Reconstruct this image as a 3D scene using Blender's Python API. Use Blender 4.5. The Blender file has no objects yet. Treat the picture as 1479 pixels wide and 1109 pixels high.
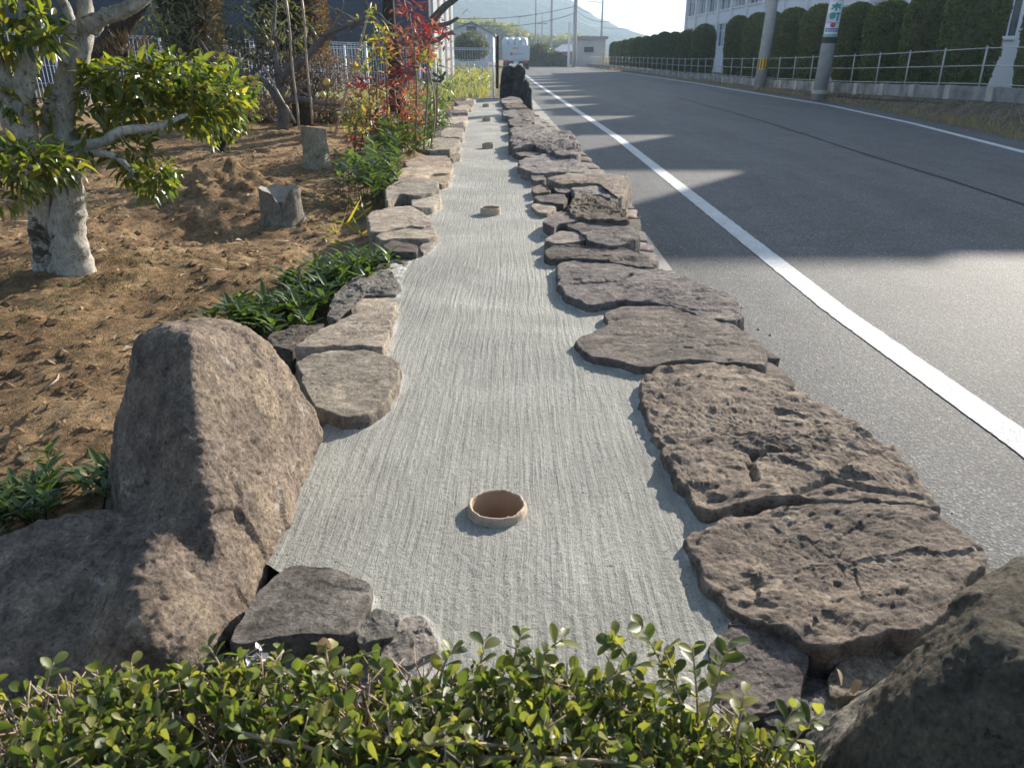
import bpy, bmesh, math, random
import numpy as np
from mathutils import Vector, Matrix, noise, Euler

random.seed(7)
RNG = np.random.default_rng(7)
SC = bpy.context.scene
COL = SC.collection
R = math.radians

# ------------------------------------------------------------------ camera
H = 0.9                      # eye height above the concrete strip
PITCH = R(23.24)
FPX, CX, CY = 1111.0, 739.5, 554.5
cam_d = bpy.data.cameras.new("camera")
cam = bpy.data.objects.new("camera", cam_d); COL.objects.link(cam)
cam.location = (0, 0, H)
cam.rotation_euler = (math.pi / 2 - PITCH, 0, 0)
cam_d.sensor_width = 36.0
cam_d.lens = 36.0 * FPX / 1479.0
cam_d.clip_start = 0.05
cam_d.clip_end = 6000
cam_d.dof.use_dof = True
cam_d.dof.focus_distance = 2.1
cam_d.dof.aperture_fstop = 11.5
SC.camera = cam

# ------------------------------------------------------------------ sky, sun, exposure
SUN_EL, SUN_AZ = R(22.0), R(38.0)     # azimuth to the right of the view
world = bpy.data.worlds.new("World"); SC.world = world
world.use_nodes = True
wn = world.node_tree.nodes; wl = world.node_tree.links
wn.clear()
sky = wn.new("ShaderNodeTexSky"); sky.sky_type = 'NISHITA'; sky.sun_disc = False
sky.sun_elevation = SUN_EL; sky.sun_rotation = SUN_AZ
sky.air_density = 1.0; sky.dust_density = 1.2; sky.ozone_density = 1.6
bg = wn.new("ShaderNodeBackground"); bg.inputs["Strength"].default_value = 0.064
wo = wn.new("ShaderNodeOutputWorld")
wl.new(sky.outputs[0], bg.inputs[0]); wl.new(bg.outputs[0], wo.inputs[0])
sd = bpy.data.lights.new("sun", 'SUN'); sd.energy = 5.0; sd.angle = R(0.53); sd.color = (1.0, 0.915, 0.79)
sun = bpy.data.objects.new("sun", sd); COL.objects.link(sun)
SUND = Vector((math.sin(SUN_AZ) * math.cos(SUN_EL), math.cos(SUN_AZ) * math.cos(SUN_EL), math.sin(SUN_EL)))
sun.rotation_euler = SUND.to_track_quat('Z', 'Y').to_euler()
sun.location = (20, 30, 25)
SC.view_settings.view_transform = 'Standard'
SC.view_settings.look = 'None'
SC.view_settings.exposure = 1.82
SC.view_settings.gamma = 1.0
SC.view_settings.use_curve_mapping = False
SC.render.engine = 'CYCLES'
SC.cycles.use_denoising = True
SC.cycles.max_bounces = 8
SC.cycles.volume_bounces = 0

# ------------------------------------------------------------------ helpers
cp, sp = math.cos(PITCH), math.sin(PITCH)
def ray(px, py):
    u = (px - CX) / FPX; v = (CY - py) / FPX
    return Vector((u, cp + sp * v, -sp + cp * v))
def G(px, py, z=0.0):                 # point of the level plane z seen there
    r = ray(px, py); t = (z - H) / r.z
    return Vector((r.x * t, r.y * t, z))
def P(px, py, d):                     # point at forward distance d seen there
    r = ray(px, py); t = d / r.y
    return Vector((r.x * t, d, H + r.z * t))
def proj(p):
    x, y, z = p[0], p[1], p[2] - H
    dep = y * cp - z * sp; up = y * sp + z * cp
    if dep < 0.05: return (-9999, -9999, dep)
    return (CX + FPX * x / dep, CY - FPX * up / dep, dep)
def fbm(p, sc, oct=4):
    return noise.fractal(Vector(p) * sc, 1.0, 2.0, oct)

def facet(v, seed):                   # planar chips: each cell tilts its own way
    p0 = noise.voronoi(v)[1][0]
    return (v - p0).dot(noise.noise_vector(p0 * 3.7 + seed))
OFF = {}
def tag(o, label=None, cat=None, group=None, kind=None):
    if label: o["label"] = label
    if cat: o["category"] = cat
    if group: o["group"] = group
    if kind: o["kind"] = kind
    return o
def thing(name, label, cat, loc=(0, 0, 0), group=None):
    o = bpy.data.objects.new(name, None); COL.objects.link(o)
    o.location = loc; o.empty_display_size = 0.1
    OFF[o.name] = Vector(loc)
    return tag(o, label, cat, group)
def link_mesh(name, me, parent=None, kind=None):
    o = bpy.data.objects.new(name, me); COL.objects.link(o)
    if parent is not None:
        o.parent = parent; OFF[o.name] = OFF.get(parent.name, Vector((0, 0, 0)))
    else:
        OFF[o.name] = Vector((0, 0, 0))
    if kind: o["kind"] = kind
    return o
def np_mesh(name, V, F, mat, parent=None, smooth=False, kind=None):
    """V (n,3) world, F list of faces or (m,k) array"""
    V = np.asarray(V, dtype=np.float64).copy()
    if parent is not None:
        o_ = OFF.get(parent.name, Vector((0, 0, 0))); V -= np.array([o_.x, o_.y, o_.z])
    me = bpy.data.meshes.new(name)
    if isinstance(F, np.ndarray):
        m, k = F.shape
        me.vertices.add(len(V)); me.vertices.foreach_set("co", V.ravel())
        me.loops.add(m * k); me.loops.foreach_set("vertex_index", F.astype(np.int32).ravel())
        me.polygons.add(m); me.polygons.foreach_set("loop_start", np.arange(0, m * k, k, dtype=np.int32))
        me.update(calc_edges=True); me.validate()
    else:
        me.from_pydata(V.tolist(), [], F); me.update()
    if smooth: me.polygons.foreach_set("use_smooth", [True] * len(me.polygons))
    if mat is not None: me.materials.append(mat)
    return link_mesh(name, me, parent, kind)

class MB:
    def __init__(s): s.V = []; s.F = []
    def add(s, vs, fs):
        b = len(s.V); s.V.extend([tuple(v) for v in vs]); s.F.extend([tuple(i + b for i in f) for f in fs])
    def box(s, c, h, M=None):
        vs = [Vector((x * h[0], y * h[1], z * h[2])) for z in (-1, 1) for y in (-1, 1) for x in (-1, 1)]
        if M is not None: vs = [M @ v for v in vs]
        c = Vector(c)
        s.add([v + c for v in vs], [(0, 2, 3, 1), (4, 5, 7, 6), (0, 1, 5, 4), (1, 3, 7, 5), (3, 2, 6, 7), (2, 0, 4, 6)])
    def bbox(s, lo, hi):
        lo = Vector(lo); hi = Vector(hi); s.box((lo + hi) / 2, (hi - lo) / 2)
    def tube(s, pts, rad, n=8, cap=True, rough=0.0):
        pts = [Vector(p) for p in pts]
        if not isinstance(rad, (list, tuple)): rad = [rad] * len(pts)
        t0 = (pts[1] - pts[0]).normalized()
        a = t0.orthogonal().normalized()
        b0 = len(s.V)
        for i, p in enumerate(pts):
            t = (pts[min(i + 1, len(pts) - 1)] - pts[max(i - 1, 0)]).normalized()
            a = (a - t * a.dot(t))
            a = a.normalized() if a.length > 1e-6 else t.orthogonal().normalized()
            b = t.cross(a)
            for k in range(n):
                an = 2 * math.pi * k / n
                q = p + (a * math.cos(an) + b * math.sin(an)) * rad[i]
                if rough:
                    q += (q - p) * (rough * noise.noise(q * (1.2 / max(rad[i], 1e-3))))
                s.V.append(tuple(q))
        for i in range(len(pts) - 1):
            for k in range(n):
                k2 = (k + 1) % n
                s.F.append((b0 + i * n + k, b0 + i * n + k2, b0 + (i + 1) * n + k2, b0 + (i + 1) * n + k))
        if cap:
            s.F.append(tuple(b0 + k for k in reversed(range(n))))
            s.F.append(tuple(b0 + (len(pts) - 1) * n + k for k in range(n)))
    def build(s, name, mat, parent=None, smooth=False, kind=None):
        return np_mesh(name, np.array(s.V), s.F, mat, parent, smooth, kind)
def spline(pts, n):
    pts = [Vector(p) for p in pts]; out = []
    for i in range(len(pts) - 1):
        p0 = pts[max(i - 1, 0)]; p1 = pts[i]; p2 = pts[i + 1]; p3 = pts[min(i + 2, len(pts) - 1)]
        for k in range(n):
            t = k / n
            out.append(0.5 * ((2 * p1) + (p2 - p0) * t + (2 * p0 - 5 * p1 + 4 * p2 - p3) * t * t + (3 * p1 - p0 - 3 * p2 + p3) * t ** 3))
    out.append(pts[-1]); return out
def lerpl(a, m):
    n = len(a); out = []
    for i in range(m):
        f = i / (m - 1) * (n - 1); k = min(int(f), n - 2); out.append(a[k] + (a[k + 1] - a[k]) * (f - k))
    return out

# ------------------------------------------------------------------ materials
def newmat(name):
    m = bpy.data.materials.new(name); m.use_nodes = True
    nt = m.node_tree; nt.nodes.clear()
    out = nt.nodes.new("ShaderNodeOutputMaterial")
    return m, nt, out
def ramp(nt, fac, stops):
    r = nt.nodes.new("ShaderNodeValToRGB"); cr = r.color_ramp
    while len(cr.elements) < len(stops): cr.elements.new(0.5)
    for e, (p, c) in zip(cr.elements, stops):
        e.position = p; e.color = (c[0], c[1], c[2], 1) if not isinstance(c, float) else (c, c, c, 1)
    nt.links.new(fac, r.inputs[0]); return r.outputs[0]
def tex(nt, vec, scale, detail=4, rough=0.6, dist=0.0):
    n = nt.nodes.new("ShaderNodeTexNoise"); n.inputs["Scale"].default_value = scale
    n.inputs["Detail"].default_value = detail; n.inputs["Roughness"].default_value = rough
    n.inputs["Distortion"].default_value = dist
    nt.links.new(vec, n.inputs["Vector"]); return n.outputs["Fac"]
def mapping(nt, vec, sc, rot=(0, 0, 0)):
    n = nt.nodes.new("ShaderNodeMapping"); n.inputs["Scale"].default_value = sc; n.inputs["Rotation"].default_value = rot
    nt.links.new(vec, n.inputs["Vector"]); return n.outputs[0]
def mix(nt, f, a, b, mode='MIX'):
    n = nt.nodes.new("ShaderNodeMix"); n.data_type = 'RGBA'; n.blend_type = mode
    for s, v in ((n.inputs[0], f), (n.inputs[6], a), (n.inputs[7], b)):
        if hasattr(v, "links") or hasattr(v, "is_linked"): nt.links.new(v, s)
        elif isinstance(v, (tuple, list)): s.default_value = (v[0], v[1], v[2], 1)
        else: s.default_value = v
    return n.outputs[2]
def math_(nt, op, a, b=None):
    n = nt.nodes.new("ShaderNodeMath"); n.operation = op
    for s, v in ((n.inputs[0], a), (n.inputs[1], b)):
        if v is None: continue
        if hasattr(v, "is_linked"): nt.links.new(v, s)
        else: s.default_value = v
    return n.outputs[0]
def bump(nt, h, strength, dist, prev=None):
    b = nt.nodes.new("ShaderNodeBump"); b.inputs["Strength"].default_value = strength; b.inputs["Distance"].default_value = dist
    nt.links.new(h, b.inputs["Height"])
    if prev is not None: nt.links.new(prev, b.inputs["Normal"])
    return b.outputs[0]
def coords(nt, world=True):
    if world:
        return nt.nodes.new("ShaderNodeNewGeometry").outputs["Position"]
    return nt.nodes.new("ShaderNodeTexCoord").outputs["Object"]
def bsdf(nt, out, col, rough=0.8, norm=None, spec=0.4, metal=0.0):
    p = nt.nodes.new("ShaderNodeBsdfPrincipled")
    if hasattr(col, "is_linked"): nt.links.new(col, p.inputs["Base Color"])
    else: p.inputs["Base Color"].default_value = (*col, 1)
    if hasattr(rough, "is_linked"): nt.links.new(rough, p.inputs["Roughness"])
    else: p.inputs["Roughness"].default_value = rough
    p.inputs["Specular IOR Level"].default_value = spec
    p.inputs["Metallic"].default_value = metal
    if norm is not None: nt.links.new(norm, p.inputs["Normal"])
    nt.links.new(p.outputs[0], out.inputs[0]); return p
def simple(name, c, rough=0.7, var=0.15, scale=6.0, bscale=60.0, bd=0.002, spec=0.4, metal=0.0):
    m, nt, out = newmat(name); v = coords(nt)
    f = tex(nt, v, scale, 5)
    col = ramp(nt, f, [(0.25, tuple(x * (1 - var) for x in c)), (0.75, tuple(min(1, x * (1 + var)) for x in c))])
    nb = bump(nt, tex(nt, v, bscale, 4), 0.5, bd)
    bsdf(nt, out, col, rough, nb, spec, metal); return m
def voro(nt, vec, scale, out="Distance", feat='F1'):
    n = nt.nodes.new("ShaderNodeTexVoronoi"); n.feature = feat; n.inputs["Scale"].default_value = scale
    nt.links.new(vec, n.inputs["Vector"]); return n.outputs[out]
def stone_mat(name, c1, c2, c3, lich=(0.5, 0.48, 0.42), lamt=0.66, strata=(3, 3, 3), big=7.0, fine=1.0):
    m, nt, out = newmat(name); v = coords(nt)
    oi = nt.nodes.new("ShaderNodeObjectInfo")
    vs = mapping(nt, v, strata)
    f1 = tex(nt, v, big, 8, 0.68, 0.5); f2 = tex(nt, vs, 6, 9, 0.74, 0.3)
    f3 = tex(nt, v, 120, 5, 0.8); f4 = tex(nt, v, 38, 8, 0.78)
    col = ramp(nt, f1, [(0.30, c1), (0.5, c2), (0.70, c3)])
    col = mix(nt, 0.85, col, ramp(nt, f2, [(0.34, 0.5), (0.66, 1.4)]), 'MULTIPLY')
    col = mix(nt, 0.75, col, ramp(nt, f4, [(0.33, 0.5), (0.5, 1.0), (0.68, 1.45)]), 'MULTIPLY')
    col = mix(nt, 0.75, col, ramp(nt, f3, [(0.34, 0.45), (0.5, 1.0), (0.68, 1.5)]), 'MULTIPLY')
    fl = ramp(nt, tex(nt, v, 75, 4, 0.8, 0.6), [(0.66, 0.0), (0.70, 1.0)])
    lm = ramp(nt, tex(nt, v, 9, 9, 0.75, 1.0), [(lamt, 0.0), (lamt + 0.06, 1.0)])
    col = mix(nt, math_(nt, 'MULTIPLY', fl, 0.45), col, lich)
    col = mix(nt, math_(nt, 'MULTIPLY', lm, 0.6), col, lich)
    pits = ramp(nt, tex(nt, v, 100, 3, 0.6), [(0.27, 0.25), (0.36, 1.0)])
    col = mix(nt, 1.0, col, pits, 'MULTIPLY')
    tint = ramp(nt, math_(nt, 'FRACT', math_(nt, 'MULTIPLY', oi.outputs["Random"], 13.7)), [(0.0, (1.14, 1.02, 0.86)), (0.5, (0.95, 0.98, 1.02)), (1.0, (1.02, 0.94, 0.94))])
    col = mix(nt, 1.0, col, tint, 'MULTIPLY')
    col = mix(nt, 1.0, col, ramp(nt, oi.outputs["Random"], [(0.0, 0.8), (1.0, 1.3)]), 'MULTIPLY')
    n1 = bump(nt, f2, 0.9, 0.022 * fine)
    n2 = bump(nt, f4, 0.95, 0.012 * fine, n1)
    n3 = bump(nt, f3, 0.9, 0.0045 * fine, n2)
    bsdf(nt, out, col, 0.88, n3, 0.2); return m
M = {}
M['stone_road'] = stone_mat("brown_slab_stone", (0.115, 0.099, 0.093), (0.205, 0.177, 0.159), (0.305, 0.264, 0.225), (0.44, 0.40, 0.34), 0.66, (2.2, 4.4, 4.4))
M['stone_dark'] = stone_mat("dark_craggy_stone", (0.07, 0.06, 0.056), (0.135, 0.115, 0.10), (0.22, 0.185, 0.15), (0.36, 0.33, 0.28), 0.68, (2.5, 5, 5))
M['stone_garden'] = stone_mat("tan_garden_stone", (0.20, 0.165, 0.135), (0.34, 0.285, 0.22), (0.46, 0.385, 0.285), (0.56, 0.54, 0.50), 0.62, (2.5, 3.5, 3.5))
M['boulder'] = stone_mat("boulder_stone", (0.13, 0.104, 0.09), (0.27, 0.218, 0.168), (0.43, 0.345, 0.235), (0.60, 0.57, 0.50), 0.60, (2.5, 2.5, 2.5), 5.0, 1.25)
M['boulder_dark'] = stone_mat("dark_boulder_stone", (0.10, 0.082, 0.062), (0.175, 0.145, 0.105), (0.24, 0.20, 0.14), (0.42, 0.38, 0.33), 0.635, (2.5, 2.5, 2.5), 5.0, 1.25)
M['stone_black'] = stone_mat("black_standing_stone", (0.02, 0.022, 0.024), (0.045, 0.048, 0.05), (0.09, 0.095, 0.10), (0.24, 0.24, 0.24), 0.7, (5, 5, 1), 4.0)
M['mortar'] = stone_mat("rough_mortar", (0.12, 0.105, 0.09), (0.22, 0.20, 0.17), (0.33, 0.30, 0.26), (0.5, 0.49, 0.46), 0.6, (3, 3, 3), 12.0)

def concrete_mat():
    m, nt, out = newmat("brushed_concrete"); v = coords(nt)
    at = nt.nodes.new("ShaderNodeAttribute"); at.attribute_name = "edge"
    wob = nt.nodes.new("ShaderNodeTexNoise"); wob.inputs["Scale"].default_value = 1.6; wob.inputs["Detail"].default_value = 2; nt.links.new(v, wob.inputs["Vector"])
    va = nt.nodes.new("ShaderNodeVectorMath"); va.operation = 'MULTIPLY_ADD'; va.inputs[1].default_value = (0.05, 0, 0); nt.links.new(wob.outputs["Color"], va.inputs[0]); nt.links.new(v, va.inputs[2])
    vo = v; v = va.outputs[0]
    st = tex(nt, mapping(nt, v, (125, 4.0, 1)), 1.0, 2, 0.55, 0.4)
    st2 = tex(nt, mapping(nt, v, (260, 60, 1)), 1.0, 3, 0.7, 0.3)
    v = vo
    gr = tex(nt, v, 230, 4, 0.8); big = tex(nt, v, 2.3, 5, 0.6)
    pit = ramp(nt, tex(nt, v, 130, 2, 0.5), [(0.27, 0.0), (0.35, 1.0)])
    peb = tex(nt, v, 85, 5, 0.75)
    col = ramp(nt, big, [(0.3, (0.24, 0.235, 0.208)), (0.7, (0.342, 0.334, 0.298))])
    col = mix(nt, 0.35, col, ramp(nt, st, [(0.34, 0.68), (0.62, 1.12)]), 'MULTIPLY')
    col = mix(nt, 0.75, col, ramp(nt, gr, [(0.32, 0.62), (0.68, 1.25)]), 'MULTIPLY')
    col = mix(nt, 0.8, col, ramp(nt, tex(nt, v, 0.9, 7, 0.7, 1.0), [(0.36, 0.78), (0.56, 1.06)]), 'MULTIPLY')
    col = mix(nt, 0.9, col, ramp(nt, pit, [(0.0, 0.5), (1.0, 1.0)]), 'MULTIPLY')
    col = mix(nt, 0.5, col, ramp(nt, peb, [(0.34, 0.7), (0.66, 1.2)]), 'MULTIPLY')
    col = mix(nt, math_(nt, 'MULTIPLY', at.outputs["Fac"], 0.8), col, (0.52, 0.505, 0.465))
    n1 = bump(nt, math_(nt, 'MULTIPLY', st, ramp(nt, tex(nt, v, 5, 4, 0.6), [(0.3, 0.35), (0.7, 1.1)])), 0.95, 0.0052); n2 = bump(nt, st2, 0.55, 0.0022, n1)
    n3 = bump(nt, gr, 0.9, 0.003, n2); n4 = bump(nt, pit, 0.8, 0.0025, n3); n4 = bump(nt, peb, 0.8, 0.0055, n4)
    bsdf(nt, out, col, 0.82, n4, 0.3); return m
M['concrete'] = concrete_mat()
def asphalt_mat():
    m, nt, out = newmat("asphalt"); v = coords(nt)
    cell = nt.nodes.new("ShaderNodeTexVoronoi"); cell.inputs["Scale"].default_value = 125; nt.links.new(v, cell.inputs["Vector"])
    bw_ = nt.nodes.new("ShaderNodeSeparateColor"); nt.links.new(cell.outputs["Color"], bw_.inputs[0])
    ag = tex(nt, v, 210, 4, 0.8); ag2 = tex(nt, v, 60, 4, 0.75)
    big = tex(nt, mapping(nt, v, (1.1, 0.16, 1)), 1.0, 6, 0.65); st = tex(nt, v, 2.2, 7, 0.7, 0.8)
    col = ramp(nt, bw_.outputs[0], [(0.0, (0.046, 0.047, 0.050)), (0.6, (0.077, 0.078, 0.081)), (0.85, (0.112, 0.112, 0.111)), (1.0, (0.20, 0.197, 0.19))])
    col = mix(nt, 0.8, col, ramp(nt, ag, [(0.3, 0.5), (0.7, 1.5)]), 'MULTIPLY')
    col = mix(nt, 0.8, col, ramp(nt, big, [(0.3, 0.70), (0.7, 1.28)]), 'MULTIPLY')
    col = mix(nt, 0.6, col, ramp(nt, st, [(0.36, 0.72), (0.55, 1.05)]), 'MULTIPLY')
    n1 = bump(nt, ag2, 0.5, 0.004); n2 = bump(nt, cell.outputs["Distance"], 0.8, 0.0022, n1); n3 = bump(nt, ag, 0.6, 0.0015, n2)
    bsdf(nt, out, col, 0.78, n3, 0.2); return m
M['asphalt'] = asphalt_mat()
def paint_mat():
    m, nt, out = newmat("road_paint"); v = coords(nt)
    f = tex(nt, v, 95, 6, 0.85); w = tex(nt, v, 7, 6, 0.7)
    col = ramp(nt, f, [(0.36, (0.14, 0.14, 0.14)), (0.45, (0.48, 0.48, 0.475)), (0.6, (0.60, 0.60, 0.59))])
    col = mix(nt, 0.8, col, ramp(nt, w, [(0.3, 0.72), (0.6, 1.0)]), 'MULTIPLY')
    bsdf(nt, out, col, 0.8, bump(nt, f, 0.6, 0.003), 0.2); return m
M['paint'] = paint_mat()
def soil_mat(name, a, b, c, moss=0.6):
    m, nt, out = newmat(name); v = coords(nt)
    f = tex(nt, v, 3.2, 7, 0.68, 0.4); g = tex(nt, v, 34, 6, 0.75); gg = tex(nt, v, 170, 3, 0.7)
    col = ramp(nt, f, [(0.28, a), (0.5, b), (0.72, c)])
    col = mix(nt, 0.9, col, ramp(nt, g, [(0.33, 0.4), (0.67, 1.5)]), 'MULTIPLY')
    col = mix(nt, 0.8, col, ramp(nt, gg, [(0.3, 0.45), (0.7, 1.5)]), 'MULTIPLY')
    mo = ramp(nt, tex(nt, v, 1.7, 6, 0.7, 0.8), [(moss, 0.0), (moss + 0.1, 1.0)])
    mo2 = ramp(nt, tex(nt, v, 60, 3, 0.7), [(0.42, 0.0), (0.55, 1.0)])
    col = mix(nt, math_(nt, 'MULTIPLY', math_(nt, 'MULTIPLY', mo, mo2), 0.7), col, (0.10, 0.095, 0.03))
    n1 = bump(nt, g, 1.0, 0.03); n2 = bump(nt, gg, 0.9, 0.008, n1)
    bsdf(nt, out, col, 0.95, n2, 0.1); return m
M['soil'] = soil_mat("garden_soil", (0.115, 0.072, 0.043), (0.27, 0.175, 0.097), (0.47, 0.33, 0.185), 0.54)
M['ground'] = soil_mat("earth", (0.10, 0.08, 0.05), (0.16, 0.13, 0.08), (0.22, 0.18, 0.11), 0.5)
M['verge'] = soil_mat("verge_earth", (0.08, 0.065, 0.05), (0.15, 0.12, 0.085), (0.26, 0.22, 0.16), 0.7)

def leaf_mat(name, cols, trans, rough=0.35, tmix=0.38, spec=0.5):
    m, nt, out = newmat(name)
    ge = nt.nodes.new("ShaderNodeNewGeometry"); oi = nt.nodes.new("ShaderNodeObjectInfo")
    r = math_(nt, 'FRACT', math_(nt, 'ADD', ge.outputs["Random Per Island"], math_(nt, 'MULTIPLY', oi.outputs["Random"], 7.31)))
    k = len(cols)
    col = ramp(nt, r, [(i / max(1, k - 1), c) for i, c in enumerate(cols)])
    tc = mix(nt, 1.0, col, trans, 'MULTIPLY')
    p = nt.nodes.new("ShaderNodeBsdfPrincipled"); nt.links.new(col, p.inputs["Base Color"])
    p.inputs["Roughness"].default_value = rough; p.inputs["Specular IOR Level"].default_value = spec
    t = nt.nodes.new("ShaderNodeBsdfTranslucent"); nt.links.new(tc, t.inputs[0])
    x = nt.nodes.new("ShaderNodeMixShader"); x.inputs[0].default_value = tmix
    nt.links.new(p.outputs[0], x.inputs[1]); nt.links.new(t.outputs[0], x.inputs[2]); nt.links.new(x.outputs[0], out.inputs[0])
    return m
M['box_leaf'] = leaf_mat("boxwood_leaf", [(0.04, 0.055, 0.018), (0.06, 0.08, 0.024), (0.10, 0.12, 0.034), (0.22, 0.20, 0.065), (0.05, 0.07, 0.024), (0.12, 0.13, 0.05)], (2.7, 2.9, 1.1), 0.45, 0.33, 0.3)
M['tree_leaf'] = leaf_mat("evergreen_leaf", [(0.038, 0.062, 0.018), (0.062, 0.09, 0.022), (0.09, 0.11, 0.025), (0.17, 0.15, 0.03), (0.048, 0.075, 0.022)], (2.9, 3.0, 0.9), 0.28, 0.42)
M['lily_leaf'] = leaf_mat("bed_leaf", [(0.028, 0.05, 0.017), (0.045, 0.075, 0.022), (0.075, 0.115, 0.03), (0.036, 0.062, 0.02)], (2.8, 2.8, 1.0), 0.36, 0.38)
M['red_leaf'] = leaf_mat("red_leaf", [(0.24, 0.02, 0.02), (0.15, 0.02, 0.025), (0.09, 0.028, 0.03), (0.26, 0.05, 0.03)], (2.0, 1.5, 1.5), 0.4, 0.38)
M['brown_leaf'] = leaf_mat("bronze_leaf", [(0.22, 0.10, 0.05), (0.30, 0.16, 0.09), (0.16, 0.06, 0.045), (0.26, 0.11, 0.06)], (2.0, 1.6, 1.3), 0.45, 0.4)
M['yel_leaf'] = leaf_mat("yellow_green_leaf", [(0.13, 0.15, 0.03), (0.09, 0.13, 0.03), (0.22, 0.20, 0.04), (0.28, 0.20, 0.04)], (2.4, 2.3, 1.0), 0.4, 0.42)
M['olive_leaf'] = leaf_mat("olive_leaf", [(0.06, 0.075, 0.03), (0.10, 0.11, 0.05), (0.15, 0.15, 0.08), (0.05, 0.06, 0.03)], (2.0, 2.0, 1.2), 0.45, 0.3)
M['pine_leaf'] = leaf_mat("brown_conifer_leaf", [(0.06, 0.048, 0.022), (0.10, 0.07, 0.03), (0.15, 0.095, 0.04), (0.05, 0.05, 0.02)], (1.7, 1.5, 1.0), 0.5, 0.35)
M['conifer_leaf'] = leaf_mat("dark_conifer_leaf", [(0.025, 0.035, 0.014), (0.04, 0.052, 0.02), (0.06, 0.065, 0.03)], (2.0, 2.0, 1.0), 0.5, 0.25)
M['hedge_leaf'] = leaf_mat("clipped_hedge_leaf", [(0.06, 0.078, 0.03), (0.10, 0.12, 0.042), (0.14, 0.155, 0.056), (0.155, 0.145, 0.062)], (2.0, 2.2, 0.9), 0.55, 0.3)
M['dry_grass'] = leaf_mat("dry_grass_blade", [(0.32, 0.25, 0.13), (0.22, 0.17, 0.085), (0.40, 0.33, 0.19), (0.12, 0.13, 0.04)], (1.5, 1.4, 1.2), 0.6, 0.3)
M['moss_blade'] = leaf_mat("moss_blade", [(0.06, 0.06, 0.02), (0.10, 0.085, 0.03), (0.045, 0.05, 0.018), (0.14, 0.11, 0.045)], (1.6, 1.6, 1.0), 0.7, 0.25)
M['dry_leaf'] = leaf_mat("dry_shrub_leaf", [(0.11, 0.08, 0.055), (0.16, 0.115, 0.08), (0.08, 0.06, 0.042), (0.20, 0.15, 0.10)], (1.5, 1.4, 1.2), 0.6, 0.3)
M['weed'] = leaf_mat("weed_blade", [(0.12, 0.17, 0.035), (0.20, 0.22, 0.06), (0.26, 0.20, 0.09), (0.14, 0.19, 0.05)], (2.0, 2.0, 1.0), 0.5, 0.4)
M['wood_far'] = leaf_mat("pale_woods_leaf", [(0.10, 0.13, 0.035), (0.17, 0.18, 0.05), (0.24, 0.22, 0.08), (0.13, 0.15, 0.05)], (1.8, 1.8, 1.0), 0.6, 0.35)
M['litter'] = leaf_mat("dry_leaf", [(0.34, 0.22, 0.11), (0.22, 0.13, 0.06), (0.42, 0.31, 0.18), (0.16, 0.10, 0.06)], (1.4, 1.2, 1.0), 0.6, 0.25)

def bark_mat(name, pale, dark, black=0.62):
    m, nt, out = newmat(name); v = coords(nt)
    f = tex(nt, v, 9, 9, 0.75, 0.8); g = tex(nt, mapping(nt, v, (70, 70, 26)), 1.0, 6, 0.78)
    h = tex(nt, v, 6, 9, 0.75, 0.5); sp_k = tex(nt, mapping(nt, v, (90, 90, 50)), 1.0, 3, 0.6)
    col = ramp(nt, f, [(0.3, tuple(x * 0.45 for x in pale)), (0.5, tuple(x * .8 for x in pale)), (0.66, pale)])
    col = mix(nt, 0.85, col, ramp(nt, g, [(0.32, 0.45), (0.68, 1.3)]), 'MULTIPLY')
    col = mix(nt, ramp(nt, h, [(black, 0.0), (black + 0.05, 0.92)]), col, dark)
    col = mix(nt, ramp(nt, sp_k, [(0.62, 0.0), (0.68, 0.8)]), col, tuple(x * 1.6 for x in dark))
    n1 = bump(nt, g, 0.95, 0.012); n2 = bump(nt, f, 0.7, 0.03, n1)
    bsdf(nt, out, col, 0.88, n2, 0.15); return m
M['bark_white'] = bark_mat("white_bark", (0.60, 0.565, 0.50), (0.05, 0.048, 0.034), 0.555)
M['bark_grey'] = bark_mat("grey_bark", (0.20, 0.18, 0.16), (0.06, 0.05, 0.045), 0.58)
M['bark_dark'] = bark_mat("dark_bark", (0.07, 0.055, 0.045), (0.03, 0.025, 0.02), 0.6)
M['bark_stump'] = bark_mat("stump_bark", (0.44, 0.39, 0.29), (0.09, 0.08, 0.055), 0.6)
M['bark_old'] = bark_mat("old_stump_wood", (0.27, 0.24, 0.20), (0.05, 0.045, 0.035), 0.55)
M['cut_wood'] = simple("cut_wood", (0.36, 0.25, 0.16), 0.8, 0.25, 30, 120, 0.002)
M['cut_grey'] = simple("grey_cut_wood", (0.24, 0.215, 0.185), 0.85, 0.25, 30, 120, 0.003)
M['moss'] = simple("moss", (0.05, 0.055, 0.018), 0.95, 0.4, 40, 200, 0.004)
M['twig'] = simple("twig", (0.30, 0.225, 0.165), 0.8, 0.3, 30, 150, 0.001)
M['stem_red'] = simple("cane_stem", (0.20, 0.145, 0.10), 0.7, 0.3, 20, 150, 0.001)
M['bamboo'] = simple("bamboo_cane", (0.30, 0.22, 0.15), 0.5, 0.25, 12, 90, 0.001)
M['clay'] = simple("clay_pipe", (0.40, 0.32, 0.235), 0.9, 0.28, 35, 140, 0.004)
M['clay_in'] = simple("clay_pipe_inside", (0.36, 0.25, 0.165), 0.9, 0.15, 18, 140, 0.002)
M['kerb'] = simple("old_concrete", (0.25, 0.235, 0.21), 0.9, 0.25, 3, 90, 0.003)
M['kerb_pale'] = simple("pale_concrete", (0.42, 0.40, 0.35), 0.9, 0.2, 3, 90, 0.003)
M['seam'] = simple("tar_seam", (0.045, 0.045, 0.047), 0.95, 0.2, 30, 60, 0.002, 0.05)
M['wall_white'] = simple("white_render", (0.66, 0.66, 0.68), 0.8, 0.05, 0.8, 30, 0.002)
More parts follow.
